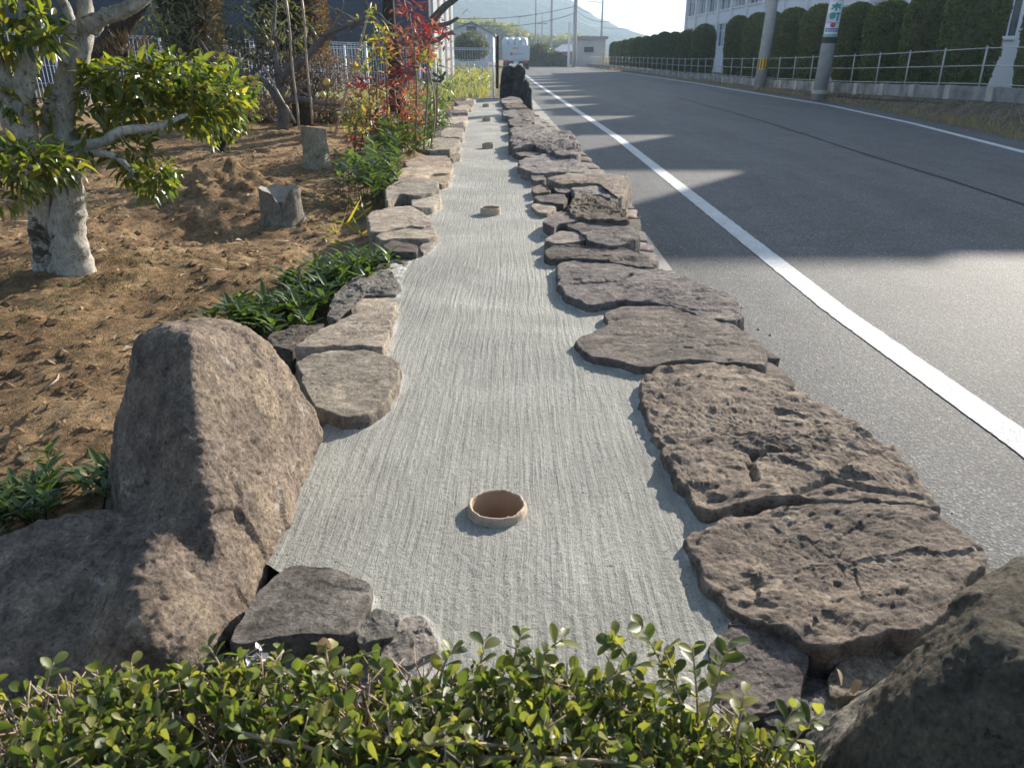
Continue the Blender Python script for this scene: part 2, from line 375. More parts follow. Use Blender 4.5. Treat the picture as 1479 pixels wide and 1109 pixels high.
M['wall_panel'] = simple("white_facade_panel", (0.72, 0.72, 0.74), 0.7, 0.04, 0.6, 30, 0.001)
M['frame_white'] = simple("white_frame_paint", (0.75, 0.76, 0.78), 0.45, 0.05, 3)
M['frame_grey'] = simple("aluminium_frame", (0.42, 0.42, 0.44), 0.4, 0.1, 3)
M['blockwall'] = simple("stained_block_wall", (0.25, 0.245, 0.24), 0.9, 0.6, 2.6, 60, 0.004)
M['pole'] = simple("concrete_pole", (0.36, 0.36, 0.36), 0.8, 0.14, 4, 60, 0.002)
M['dark'] = simple("dark_band", (0.035, 0.04, 0.04), 0.7, 0.2, 8)
M['sheet_dark'] = simple("dark_blue_sheeting", (0.06, 0.075, 0.105), 0.8, 0.25, 1.1, 20, 0.01)
M['sheet_white'] = simple("white_corrugated_steel", (0.74, 0.74, 0.71), 0.55, 0.08, 1.5, 20, 0.002)
M['wire_white'] = simple("white_coated_wire", (0.62, 0.66, 0.74), 0.45, 0.05, 3)
M['rail'] = simple("pale_pipe_rail", (0.46, 0.46, 0.44), 0.5, 0.1, 3)
M['yellow'] = simple("yellow_band", (0.70, 0.42, 0.03), 0.5, 0.05)
M['black'] = simple("black_band", (0.02, 0.02, 0.02), 0.5, 0.1)
M['truck_white'] = simple("white_truck_paint", (0.60, 0.64, 0.68), 0.4, 0.08, 1.5)
M['tarp'] = simple("white_tarp", (0.58, 0.62, 0.66), 0.45, 0.2, 2.5, 12, 0.03)
M['rubber'] = simple("rubber", (0.02, 0.02, 0.02), 0.8)
M['red_lamp'] = simple("red_lamp_glass", (0.55, 0.02, 0.02), 0.25, 0.05)
M['orange'] = simple("orange_mark", (0.65, 0.15, 0.04), 0.5, 0.05)
M['roof_grey'] = simple("grey_roof", (0.22, 0.24, 0.28), 0.7, 0.1, 1)
M['shed_blue'] = simple("pale_blue_siding", (0.42, 0.45, 0.52), 0.7, 0.06, 1)
M['house_grey'] = simple("weathered_grey_render", (0.42, 0.42, 0.41), 0.9, 0.18, 0.7, 20)
M['wire_black'] = simple("black_cable", (0.05, 0.05, 0.055), 0.7, 0.05)
M['red_brick'] = simple("reddish_wall", (0.30, 0.17, 0.15), 0.9, 0.1, 2)
M['hill'] = simple("wooded_hill", (0.05, 0.062, 0.05), 0.95, 0.5, 0.035, 0.12, 6.0, 0.0)
M['sign_white'] = simple("sign_white", (0.75, 0.76, 0.80), 0.45, 0.02)
M['sign_lilac'] = simple("sign_lilac", (0.58, 0.52, 0.68), 0.45, 0.02)
M['sign_green'] = simple("sign_green", (0.05, 0.28, 0.22), 0.45, 0.02)
M['sign_mint'] = simple("sign_mint", (0.30, 0.58, 0.50), 0.45, 0.02)
M['sign_blue'] = simple("sign_blue", (0.10, 0.12, 0.42), 0.45, 0.02)
M['sign_red'] = simple("sign_red", (0.55, 0.04, 0.04), 0.45, 0.02)
M['fruit'] = simple("yellow_fruit", (0.55, 0.40, 0.08), 0.4, 0.1)
M['flower'] = simple("white_petal", (0.75, 0.75, 0.78), 0.6, 0.03)
def glass_mat():
    m, nt, out = newmat("window_glass")
    bsdf(nt, out, (0.05, 0.055, 0.065), 0.06, None, 0.9); return m
M['glass'] = glass_mat()
M['blind'] = simple("pale_blind", (0.40, 0.41, 0.43), 0.8, 0.15, 1.2)

# ------------------------------------------------------------------ leaves
def leaf_shape(l, w, fold=0.18, curl=0.12, rows=5, pointy=1.0):
    V = []; F = []
    for i in range(rows):
        t = i / (rows - 1)
        ww = w * 0.5 * (math.sin(math.pi * min(1, max(0.03, t ** (0.8 / max(pointy, .2)) * 0.97 + .015)))) ** 0.75
        zc = -curl * l * t * t
        for s in (-1, 0, 1):
            V.append((s * ww, t * l, zc + abs(s) * ww * fold * 2))
    for i in range(rows - 1):
        for k in (0, 1):
            a = i * 3 + k; F.append((a, a + 1, a + 4, a + 3))
    return np.array(V), np.array(F)
def leaf_basis(D, N):
    D = D / np.linalg.norm(D, axis=1, keepdims=True)
    X = np.cross(D, N); ln = np.linalg.norm(X, axis=1, keepdims=True); X = X / np.maximum(ln, 1e-6)
    Z = np.cross(X, D); return X, D, Z
def leaves(parent, shape, pos, D, N, size, mat, n_parts=300, near=True, part_name="leaf", rest_name="foliage"):
    """places leaves: the ones that show largest as single objects, the rest joined"""
    pos = np.asarray(pos, float); D = np.asarray(D, float); N = np.asarray(N, float); size = np.asarray(size, float)
    V, F = shape; X, Y, Z = leaf_basis(D, N)
    n = len(pos); idx = np.arange(n); sel = np.zeros(n, bool)
    if n_parts:
        x, y, z = pos[:, 0], pos[:, 1], pos[:, 2] - H
        dep = y * cp - z * sp; up = y * sp + z * cp
        px = CX + FPX * x / np.maximum(dep, .05); py = CY - FPX * up / np.maximum(dep, .05)
        inv = (px > -5) & (px < 1485) & (py > -5) & (py < 1115) & (dep > .1)
        score = np.where(inv, size / np.maximum(dep, .1) * (1 + 0.35 * (z - z.min()) / max(1e-6, np.ptp(z))), -1)
        o = np.argsort(-score)[:n_parts]; o = o[score[o] > 0]; sel[o] = True
        me = bpy.data.meshes.new(part_name); me.from_pydata(V.tolist(), [], [tuple(int(i) for i in f) for f in F]); me.update()
        me.polygons.foreach_set("use_smooth", [True] * len(me.polygons)); me.materials.append(mat)
        off = OFF.get(parent.name, Vector((0, 0, 0)))
        for i in o:
            ob = bpy.data.objects.new(part_name, me); COL.objects.link(ob); ob.parent = parent
            s = float(size[i])
            ob.matrix_local = Matrix(((X[i, 0] * s, Y[i, 0] * s, Z[i, 0] * s, pos[i, 0] - off.x), (X[i, 1] * s, Y[i, 1] * s, Z[i, 1] * s, pos[i, 1] - off.y), (X[i, 2] * s, Y[i, 2] * s, Z[i, 2] * s, pos[i, 2] - off.z), (0, 0, 0, 1)))
    r = idx[~sel]
    if len(r) == 0: return None
    W = (V[None, :, 0, None] * X[r][:, None, :] + V[None, :, 1, None] * Y[r][:, None, :] + V[None, :, 2, None] * Z[r][:, None, :]) * size[r][:, None, None] + pos[r][:, None, :]
    FF = (F[None, :, :] + (np.arange(len(r)) * len(V))[:, None, None]).reshape(-1, 4)
    return np_mesh(rest_name, W.reshape(-1, 3), FF, mat, parent, True, "stuff")
def rvec(n, up=0.0, sc=1.0):
    v = RNG.normal(size=(n, 3)) * sc; v[:, 2] += up; return v
QUAD = (np.array([(-.5, 0, 0), (.5, 0, 0), (.5, 1, .06), (-.5, 1, .06)]), np.array([(0, 1, 2, 3)]))
BLADE = (np.array([(-.035, 0, 0), (.035, 0, 0), (.028, .5, .03), (-.028, .5, .03), (.004, 1, .16), (-.004, 1, .16)]), np.array([(0, 1, 2, 3), (3, 2, 4, 5)]))
LEAF_L = leaf_shape(1.0, 0.37, 0.2, 0.26, 5, 1.0)
def obovate(l, w, fold, curl):
    V = []; F = []
    for i, (t, ww) in enumerate(((0, .12), (.25, .62), (.5, .95), (.72, 1.0), (.9, .72), (1.0, .22))):
        for s in (-1, 0, 1): V.append((s * ww * w / 2, t * l, -curl * l * t * t + abs(s) * ww * w * fold))
    for i in range(5):
        for k in (0, 1):
            a = i * 3 + k; F.append((a, a + 1, a + 4, a + 3))
    return np.array(V), np.array(F)
LEAF_ROUND = obovate(1.0, 0.6, 0.16, 0.14)
LEAF_SLIM = leaf_shape(1.0, 0.22, 0.22, 0.25, 5, 0.9)
LEAF_LOW = leaf_shape(1.0, 0.45, 0.2, 0.15, 3, 1.0)

# ------------------------------------------------------------------ ground, road
def sheet(name, xs, ys, zf, mat, kind="structure", parent=None, smooth=True):
    nx, ny = len(xs), len(ys)
    V = np.array([(x, y, zf(x, y)) for y in ys for x in xs])
    i = np.arange(nx * ny).reshape(ny, nx)
    F = np.stack([i[:-1, :-1], i[:-1, 1:], i[1:, 1:], i[1:, :-1]], -1).reshape(-1, 4)
    return np_mesh(name, V, F, mat, parent, smooth, kind)
RZ = -0.45
sheet("ground", np.linspace(-3000, 3000, 13), np.linspace(-200, 4000, 13), lambda x, y: RZ - 0.06, M['ground'])
def road_left(y):
    pts = [(-5, 0.92), (3, 0.95), (15, 0.9), (30, 0.45), (55, -0.3), (95, -2.2), (140, -7)]
    for (a, b), (c, d) in zip(pts, pts[1:]):
        if a <= y <= c: return b + (d - b) * (y - a) / (c - a)
    return pts[-1][1]
def interp(pts, y):
    return float(np.interp(y, [p[0] for p in pts], [p[1] for p in pts]))
LINE_L = [(-3, 1.95), (2.58, 1.93), (4.2, 1.855), (13.9, 1.84), (25.8, 1.55), (41, 1.17), (54, 0.95), (75, -0.1), (95, -1.6), (140, -7)]
LINE_R = [(-3, 6.2), (5, 6.9), (11.9, 7.62), (17, 8.4), (23, 8.95), (41, 9.0), (60, 8.6), (80, 7.5), (95, 6.2), (140, 0.5)]
ys = np.concatenate([np.linspace(-3, 20, 40), np.linspace(21, 140, 60)])
def ribbon(name, ys, l, r, z, mat, kind, parent=None):
    V = []; F = []
    for y in ys: V += [(l(y), y, z), (r(y), y, z)]
    for i in range(len(ys) - 1): F.append((2 * i, 2 * i + 1, 2 * i + 3, 2 * i + 2))
    return np_mesh(name, V, F, mat, parent, False, kind)
ribbon("road", ys, lambda y: interp(LINE_L, y) - 0.98 - 0.004 * max(0, y), lambda y: interp(LINE_R, y) + (0.75 if y > 6 else 1.1), RZ, M['asphalt'], "structure")
ysm = np.concatenate([np.linspace(1, 9, 420), np.linspace(9.1, 135, 300)])
lj = lambda y: 0.006 * noise.noise(Vector((y * 9, 3, 0))) + 0.004 * noise.noise(Vector((y * 31, 3, 0)))
ribbon("road_marking", ysm, lambda y: interp(LINE_L, y) - 0.075 + lj(y), lambda y: interp(LINE_L, y) + 0.075 + lj(y + 50), RZ + 0.004, M['paint'], "structure")
ribbon("road_marking", ysm, lambda y: interp(LINE_R, y) - 0.075 + lj(y + 9), lambda y: interp(LINE_R, y) + 0.075 + lj(y + 70), RZ + 0.004, M['paint'], "structure")
sp_ = [G(1479, 296, RZ), G(1360, 257, RZ), G(1240, 220, RZ), G(1090, 172, RZ), G(980, 142, RZ)]
sp_ = spline([sp_[0] + (sp_[0] - sp_[1])] + sp_, 12)
V = []; F = []
for i, p in enumerate(sp_):
    w = 0.022 + 0.006 * noise.noise(p * 3); j = 0.02 * noise.noise(p * 2 + Vector((9, 0, 0)))
    V += [(p.x - w + j, p.y - 0.01, RZ + 0.004), (p.x + w + j, p.y + 0.01, RZ + 0.004)]
    if i: F.append((2 * i - 2, 2 * i - 1, 2 * i + 1, 2 * i))
np_mesh("road_seam", V, F, M['seam'], None, False, "structure")

# kerb strip at the foot of the stone wall, laid as slabs
kb = thing("kerb", "old concrete kerb strip along the foot of the stone wall", "kerb", (1.0, 3, RZ))
y = -1.0; k = 0
while y < 26:
    L = 0.6 if y < 8 else 1.0
    x1 = interp(LINE_L, y + L / 2) - (0.78 if y < 6 else 0.84 if y < 12 else 0.9)
    hh = 0.012 + 0.008 * random.random()
    m = MB(); m.bbox((x1 - 0.34, y + 0.004, RZ - 0.1), (x1 + 0.012 * random.random(), y + L - 0.004, RZ + hh))
    m.build("slab", M['kerb_pale'] if 10.2 < y < 13 else M['kerb'], kb)
    y += L; k += 1

m = MB()
for i in range(900):
    y = 1.2 + 16 * random.random() ** 1.5; x1 = interp(LINE_L, y) - (0.78 if y < 6 else 0.86); x = x1 + abs(random.gauss(0, .16)) - .1; s_ = random.choice((.003, .004, .006, .010)) * random.uniform(.7, 1.3)
    c = Vector((x, y, RZ + .012 if x < x1 else RZ + .002)); V_ = [c + Vector((a, b, e * .7)) * s_ * random.uniform(.6, 1.3) for (a, b, e) in ((1, 0, 0), (-1, 0, 0), (0, 1, 0), (0, -1, 0), (0, 0, 1), (0, 0, -1))]
    m.add(V_, [(0, 2, 4), (2, 1, 4), (1, 3, 4), (3, 0, 4), (2, 0, 5), (1, 2, 5), (3, 1, 5), (0, 3, 5)])
m.build("road_grit", M['kerb_pale'], None, False, "stuff")
# garden soil
def soil_h(x, y):
    e = min(1.0, max(0.0, (-0.42 - x) / 0.8))
    z = -0.075 + 0.05 * fbm((x, y, 0.3), 0.9, 3) * (0.4 + 0.6 * e) + 0.022 * fbm((x, y, 3.3), 4.5, 4) + 0.012 * fbm((x, y, 8.3), 14, 3)
    for (cx, cy, r, a) in ((-2.0, 5.45, 0.48, 0.20), (-1.2, 5.2, 0.3, 0.03), (-1.95, 4.6, 0.32, -0.12), (-1.5, 7.5, 0.75, 0.10), (-2.0, 3.35, 0.45, 0.05), (-0.95, 7.2, 0.3, 0.07), (-2.6, 9.6, 0.7, 0.06)):
        q = ((x - cx) ** 2 + (y - cy) ** 2) / (r * r)
        z += a * math.exp(-q) * (1 + 0.5 * fbm((x, y, 7.0), 6.0, 4))
    return z + 0.02 * e * max(0, -x - 1)
def GS(px, py):
    r = ray(px, py); t = 0.5
    while t < 40:
        p = Vector((r.x * t, r.y * t, H + r.z * t))
        if p.z < soil_h(p.x, p.y): return p
        t += 0.01
    return p
xs = np.concatenate([np.linspace(-14, -4.6, 30), np.linspace(-4.5, -0.30, 170)])
ysg = np.concatenate([np.linspace(-0.5, 6, 230), np.linspace(6.05, 19.4, 130)])
def soil_edge(x, y):
    return soil_h(x, y)
V = []
nx = len(xs)
def soil_right(y): return interp([(-1, -0.46), (1.7, -0.5), (3.2, -0.47), (6, -0.62), (10, -0.9), (19.5, -1.05)], y)
for y in ysg:
    xr = soil_right(y)
    for x in xs:
        xx = x if x <= -4.5 else -4.5 + (x + 4.5) / 4.2 * (xr + 4.5)
        V.append((xx, y, soil_h(xx, y)))
i = np.arange(nx * len(ysg)).reshape(len(ysg), nx)
F = np.stack([i[:-1, :-1], i[:-1, 1:], i[1:, 1:], i[1:, :-1]], -1).reshape(-1, 4)
np_mesh("garden_soil", V, F, M['soil'], None, True, "structure")

# rough field beyond the garden
sheet("field", np.linspace(-40, -0.55, 60), np.linspace(18.6, 110, 80), lambda x, y: -0.12 + 0.07 * fbm((x, y, 0), 0.5, 3) - max(0, (x + 2.0)) * 0.16, M['ground'])

# ------------------------------------------------------------------ concrete strip
STONE_POLYS = []
def chaikin(p, n=1):
    for _ in range(n):
        q = []
        for i in range(len(p)):
            a, b = p[i], p[(i + 1) % len(p)]
            q += [a * 0.88 + b * 0.12, a * 0.12 + b * 0.88]
        p = q
    return p
def resample(p, n):
    p = p + [p[0]]; L = [0]
    for a, b in zip(p, p[1:]): L.append(L[-1] + (b - a).length)
    out = []; k = 0
    for i in range(n):
        s = L[-1] * i / n
        while L[k + 1] < s: k += 1
        f = (s - L[k]) / max(1e-9, L[k + 1] - L[k]); out.append(p[k] + (p[k + 1] - p[k]) * f)
    return out
def stone(parent, px, zt, mat, thick=0.12, rough=0.008, tilt=(0, 0), N=None, name="stone", label=None, edge=0.007, crag=1.0, strata_dir=(1, 0.2), pre=None, cracks=()):
    """a block whose upper face is the outline PX (picture outline of the stone) at height ZT"""
    if pre is None: pl = [G(a, b, zt) for a, b in px]
    else: pl = [Vector((a, b, zt)) for a, b in pre]
    ar = sum(a.x * b.y - b.x * a.y for a, b in zip(pl, pl[1:] + pl[:1]))
    if ar < 0: pl.reverse()
    STONE_POLYS.append([(p.x, p.y) for p in pl])
    c = sum(pl, Vector()) / len(pl)
    size = max((p - c).length for p in pl); dist = c.length
    if N is None: N = int(max(24, min(230, 330 * size / max(0.6, dist) * 3)))
    pl = resample(chaikin(pl, 1), N)
    seed = Vector((c.x * 13.1 + 5, c.y * 7.7, zt * 50))
    js = max(0.010, size * 0.055)
    for i, p in enumerate(pl):
        r_ = (p - c); d = r_.normalized() if r_.length > 1e-6 else Vector((1, 0, 0))
        chip = -0.6 * max(0, abs(noise.noise(p * 9 + seed)) - 0.18)
        pl[i] = p + d * js * (0.6 * noise.noise(p * 17 + seed) + 0.35 * noise.noise(p * 45 + seed) + chip)
    nt_ = max(6, N // 4)
    prof = []
    e = min(edge, thick * 0.3)
    prof += [(0.93, -thick), (1.0, -thick * 0.6), (1.015, -thick * 0.32), (1.008, -e), (0.998, -e * 0.3), (0.985, 0.0)]
    for k in range(1, nt_ + 1): prof.append((0.985 * (1 - k / (nt_ + 0.35)), 0.0))
    V = []; F = []
    sd_ = Vector((strata_dir[0], strata_dir[1], 0)).normalized(); sn = Vector((-sd_.y, sd_.x, 0))
    ck = [[G(x_, y_, zt) for x_, y_ in l] for l in cracks]
    fq = 1.0 if dist < 3.5 else 0.55
    for j, (s, dz) in enumerate(prof):
        for p in pl:
            q = c + (p - c) * s
            a, b = (q - c).dot(sd_), (q - c).dot(sn)
            z = zt + dz + tilt[0] * (q.x - c.x) + tilt[1] * (q.y - c.y)
            if j >= 3:
                wb = b + 0.03 * noise.noise(q * 6 + seed)
                t_ = 2.6 * noise.fractal(Vector((a * 3.2, wb * 15, 0)) * fq + seed, 0.8, 2.0, 3)
                f_ = math.floor(t_); u_ = t_ - f_; u_ = 0.25 * u_ + 0.75 * max(0, min(1, (u_ - 0.72) / 0.2))
                wp = Vector((a, b, 0)) + 0.02 * noise.noise_vector(q * 11 + seed)
                z += rough * (0.55 * noise.fractal(q * 3 * fq + seed, 1.0, 2.0, 2) + 0.16 * crag * (f_ + u_) + 1.1 * crag * facet(Vector((wp.x * 6, wp.y * 11, 0)) * fq + seed, seed) + 0.6 * facet(Vector((wp.x * 17, wp.y * 27, 0)) * fq + seed, seed) + 0.24 * noise.fractal(Vector((q.x, q.y, 0)) * 34 * fq + seed, 0.35, 2.0, 4))
                for l in ck:
                    for v0, v1 in zip(l, l[1:]):
                        w_ = v1 - v0; tt = max(0, min(1, (q - v0).dot(w_) / max(1e-9, w_.dot(w_)))); dd_ = (Vector((q.x, q.y, zt)) - (v0 + w_ * tt)).length
                        if dd_ < 0.014: z -= 0.018 * (1 - dd_ / 0.014)
            else:
                nn = noise.fractal(Vector((q.x * 9, q.y * 9, z * 24)) + seed, 1.0, 2.0, 4)
                d = (p - c).normalized(); q = q + d * rough * (0.8 * nn + 1.0 * facet(Vector((q.x * 12, q.y * 12, z * 26)) + seed, seed))
            V.append((q.x, q.y, z))
    n = N
    for j in range(len(prof) - 1):
        for k in range(n):
            k2 = (k + 1) % n
            F.append((j * n + k, j * n + k2, (j + 1) * n + k2, (j + 1) * n + k))
    V.append((c.x, c.y, sum(V[-n + k][2] for k in range(n)) / n)); ci = len(V) - 1
    for k in range(n): F.append(((len(prof) - 1) * n + k, (len(prof) - 1) * n + (k + 1) % n, ci))
    F.append(tuple(reversed(range(n))))
    o = np_mesh(name, V, F, mat, parent, True)
    if label: o["label"] = label
    me = o.data
    try: me.set_sharp_from_angle(angle=R(52))
    except Exception: pass
    return o

def C6(l): return [(480 + a / 3.081, 100 + b / 3.081) for a, b in l]
def C3(l): return [(300 + a / 3.2625, 300 + b / 3.2625) for a, b in l]
def C4(l): return [(980 + a / 2.964, 760 + b / 2.964) for a, b in l]

wallT = thing("stone_wall", "low wall of brown slab stones between the concrete strip and the road", "stone wall", (0.55, 3, RZ))
bordT = thing("stone_border", "row of tan stones edging the garden side of the concrete strip", "stone border", (-0.5, 3, -0.05))
sr, dk, sg = M['stone_road'], M['stone_dark'], M['stone_garden']
# road side, nearest first
RS = [
 (C4([(130, 500), (175, 455), (260, 425), (400, 452), (480, 448), (552, 500), (565, 590), (520, 760), (400, 795), (200, 830), (130, 650)]), 0.015, sr, 0.12, 0.006, (0, 0.03)),
 (C4([(205, 425), (250, 385), (340, 365), (420, 400), (460, 440), (395, 452), (270, 425)]), 0.02, M['mortar'], 0.1, 0.010, (0, 0)),
 ([(1195, 975), (1215, 950), (1255, 932), (1320, 925), (1300, 965), (1240, 1000), (1200, 1010)], -0.01, M['mortar'], 0.1, 0.012, (0, 0)),
 ([(1100, 1020), (1160, 1015), (1200, 985), (1215, 1010), (1205, 1040), (1150, 1060), (1100, 1050)], -0.02, M['mortar'], 0.08, 0.012, (0, 0)),
 ([(988, 768), (1060, 741), (1150, 724), (1250, 722), (1345, 734), (1400, 775), (1430, 805), (1400, 850), (1340, 912), (1265, 915), (1195, 938), (1100, 897), (1045, 868), (1012, 826)], 0.052, sr, 0.16, 0.011, (0.02, -0.02)),
 ([(924, 548), (960, 529), (1060, 523), (1130, 548), (1200, 588), (1290, 640), (1340, 700), (1358, 732), (1250, 722), (1150, 716), (1090, 716), (1016, 744), (985, 700), (955, 640), (930, 590)], 0.055, sr, 0.16, 0.013, (0.01, 0.0)),
 ([(830, 490), (878, 470), (872, 452), (900, 441), (990, 444), (1060, 469), (1108, 500), (1108, 528), (1060, 524), (985, 517), (930, 532), (850, 513)], 0.05, sr, 0.14, 0.006, (0, 0)),
 ([(803, 382), (830, 374), (930, 378), (1000, 402), (1060, 427), (1072, 452), (1060, 466), (1010, 455), (960, 438), (890, 434), (850, 441), (812, 424)], 0.06, sr, 0.16, 0.008, (0.0, 0)),
 (C6([(930, 800), (1000, 775), (1200, 788), (1330, 798), (1405, 830), (1440, 880), (1260, 858), (1050, 842), (960, 838)]), 0.05, dk, 0.18, 0.012, (0, 0)),
 (C6([(935, 765), (1010, 716), (1120, 733), (1128, 762), (1010, 778)]), 0.055, sr, 0.12, 0.006, (0, 0)),
 (C6([(1028, 690), (1150, 672), (1280, 685), (1360, 688), (1368, 755), (1240, 788), (1135, 770), (1120, 735)]), 0.07, dk, 0.3, 0.014, (0, 0)),
 (C6([(930, 680), (985, 638), (1050, 630), (1103, 652), (1090, 674), (1000, 690), (985, 705)]), 0.075, sr, 0.12, 0.005, (0, 0)),
 (C6([(1048, 605), (1090, 560), (1140, 540), (1240, 578), (1300, 635), (1328, 685), (1180, 680), (1060, 655)]), 0.085, dk, 0.3, 0.024, (0, 0)),
 (C6([(880, 605), (950, 588), (1000, 618), (960, 645), (910, 640)]), 0.03, M['mortar'], 0.1, 0.008, (0, 0)),
 (C6([(890, 568), (1030, 546), (1046, 580), (1030, 600), (920, 588)]), 0.05, dk, 0.12, 0.008, (0, 0)),
 (C6([(1050, 532), (1200, 518), (1265, 545), (1272, 598), (1200, 562), (1100, 560)]), 0.08, sr, 0.2, 0.012, (0, 0)),
 (C6([(975, 512), (1050, 510), (1060, 553), (1000, 548)]), 0.06, dk, 0.12, 0.01, (0, 0)),
 (C6([(885, 528), (940, 510), (978, 545), (900, 557)]), 0.05, sr, 0.1, 0.006, (0, 0)),
 (C6([(950, 482), (1050, 463), (1310, 468), (1328, 500), (1300, 556), (1270, 572), (1250, 528), (1180, 508), (1000, 507)]), 0.10, sr, 0.26, 0.012, (0.0, 0)),
 (C6([(880, 472), (935, 458), (952, 490), (895, 497)]), 0.06, sr, 0.1, 0.006, (0, 0)),
 (C6([(825, 402), (950, 372), (1060, 383), (1122, 438), (1110, 458), (1010, 455), (900, 465), (840, 452)]), 0.08, sr, 0.2, 0.014, (0, 0)),
 (C6([(803, 366), (900, 343), (992, 378), (940, 390), (830, 386)]), 0.06, sr, 0.12, 0.012, (0, 0)),
 (C6([(790, 300), (900, 278), (1050, 272), (1088, 310), (1108, 378), (1000, 384), (985, 372), (900, 338), (800, 350)]), 0.12, sr, 0.4, 0.024, (0, 0)),
 (C6([(785, 262), (900, 243), (955, 262), (930, 285), (800, 294)]), 0.09, sr, 0.2, 0.016, (0, 0)),
 (C6([(780, 226), (850, 213), (893, 235), (860, 260), (790, 248)]), 0.09, dk, 0.2, 0.014, (0, 0)),
 (C6([(755, 186), (800, 180), (860, 198), (897, 205), (905, 238), (850, 224), (760, 206)]), 0.1, sr, 0.3, 0.018, (0, 0)),
 (C6([(755, 156), (840, 150), (888, 185), (862, 198), (790, 181)]), 0.09, dk, 0.3, 0.018, (0, 0)),
 (C6([(745, 136), (790, 120), (835, 128), (852, 150), (800, 152), (755, 151)]), 0.09, sr, 0.3, 0.016, (0, 0)),
]
for (px, zt, m, th, rg, tl) in RS:
    ck = []
    if px[0] == (803, 382): ck = [[(826, 410), (860, 408), (890, 405), (912, 396)]]
    if px[0] == (924, 548): ck = [[(1090, 690), (1082, 665), (1092, 650), (1120, 648)], [(1150, 708), (1200, 690), (1260, 705), (1330, 718)]]
    zz_ = zt * 0.54 if px[0][1] > 370 else zt * 0.8
    stone(wallT, px, zz_, m, th, rg * 1.15, tl, strata_dir=(1, 0.25 + 0.3 * random.random()), cracks=ck)
# garden side
moss_m = M['mortar']
LS = [
 ([(330, 928), (345, 890), (365, 860), (420, 812), (490, 820), (538, 842), (535, 870), (512, 918), (430, 914), (360, 930)], 0.04, M['mortar'], 0.10, 0.005),
 ([(512, 922), (541, 872), (577, 890), (570, 918), (522, 930)], 0.03, moss_m, 0.08, 0.010),
 ([(545, 945), (582, 889), (612, 888), (636, 938), (590, 965)], 0.012, M['mortar'], 0.1, 0.011),
 ([(300, 975), (335, 935), (430, 925), (510, 930), (590, 965), (640, 985), (500, 1020), (330, 1030)], -0.02, M['mortar'], 0.1, 0.012),
 (C3([(410, 730), (480, 690), (590, 666), (760, 668), (850, 695), (912, 740), (900, 820), (840, 912), (760, 975), (650, 990), (560, 955), (510, 945), (460, 850), (430, 760)]), 0.05, sg, 0.14, 0.005),
 (C3([(690, 465), (730, 423), (892, 423), (882, 480), (862, 560), (832, 650), (780, 660), (700, 645), (600, 648), (400, 662), (470, 608), (560, 558), (640, 515), (760, 470)]), 0.05, sg, 0.12, 0.005),
 (C3([(270, 605), (400, 548), (560, 543), (470, 605), (390, 668), (300, 645)]), 0.0, dk, 0.12, 0.014),
 (C3([(560, 500), (600, 400), (720, 310), (860, 285), (912, 375), (880, 412), (740, 418), (690, 460), (600, 530)]), 0.02, M['mortar'], 0.12, 0.016),
 (C3([(780, 300), (830, 210), (900, 210), (985, 215), (940, 265), (900, 330), (860, 290)]), 0.0, M['mortar'], 0.12, 0.016),
 (C6([(385, 792), (440, 748), (468, 752), (440, 790), (400, 818)]), 0.03, M['mortar'], 0.08, 0.006),
 (C6([(228, 782), (270, 763), (382, 783), (376, 813), (280, 812), (230, 800)]), 0.05, dk, 0.12, 0.008),
 (C6([(188, 742), (260, 713), (360, 693), (452, 698), (467, 738), (420, 755), (300, 752), (220, 762)]), 0.06, sg, 0.12, 0.008),
 (C6([(152, 642), (260, 613), (358, 608), (422, 653), (442, 690), (400, 702), (350, 692), (170, 732)]), 0.075, sg, 0.16, 0.007),
 (C6([(348, 572), (410, 553), (477, 553), (482, 588), (440, 615), (390, 620), (355, 607)]), 0.06, sg, 0.1, 0.006),
 (C6([(232, 535), (300, 488), (400, 483), (467, 493), (467, 540), (370, 562), (300, 552), (240, 590)]), 0.10, sg, 0.22, 0.008),
 (C6([(400, 478), (460, 462), (528, 458), (522, 500), (490, 514), (450, 500)]), 0.05, sg, 0.12, 0.008),
 (C6([(263, 467), (300, 438), (420, 433), (542, 438), (522, 460), (440, 467), (400, 486), (270, 494)]), 0.08, sg, 0.16, 0.01),
 (C6([(318, 407), (400, 386), (510, 386), (532, 410), (480, 431), (330, 438)]), 0.08, sg, 0.16, 0.01),
 (C6([(518, 387), (560, 368), (572, 392), (530, 402)]), 0.05, M['mortar'], 0.1, 0.008),
 (C6([(368, 352), (400, 318), (470, 303), (562, 308), (572, 325), (530, 357), (440, 362)]), 0.10, sg, 0.2, 0.01),
 (C6([(478, 288), (500, 260), (582, 260), (582, 300), (490, 302)]), 0.09, sg, 0.16, 0.012),
 (C6([(455, 264), (500, 238), (572, 238), (592, 258), (560, 268), (480, 300), (452, 302)]), 0.08, dk, 0.16, 0.012),
 (C6([(468, 228), (540, 213), (602, 208), (596, 232), (520, 242)]), 0.09, sg, 0.16, 0.012),
 (C6([(483, 197), (540, 178), (602, 183), (592, 206), (540, 217), (490, 212)]), 0.09, dk, 0.16, 0.012),
 (C6([(533, 167), (600, 156), (622, 174), (580, 186), (540, 182)]), 0.08, sg, 0.16, 0.012),
 (C6([(543, 142), (632, 138), (626, 156), (560, 162)]), 0.08, dk, 0.16, 0.012),
 (C6([(598, 131), (642, 124), (636, 140), (590, 141)]), 0.08, sg, 0.16, 0.01),
]
for (px, zt, m, th, rg) in LS:
    stone(bordT, px, zt * 0.75, m, th, rg, strata_dir=(1, 0.1), crag=0.55)
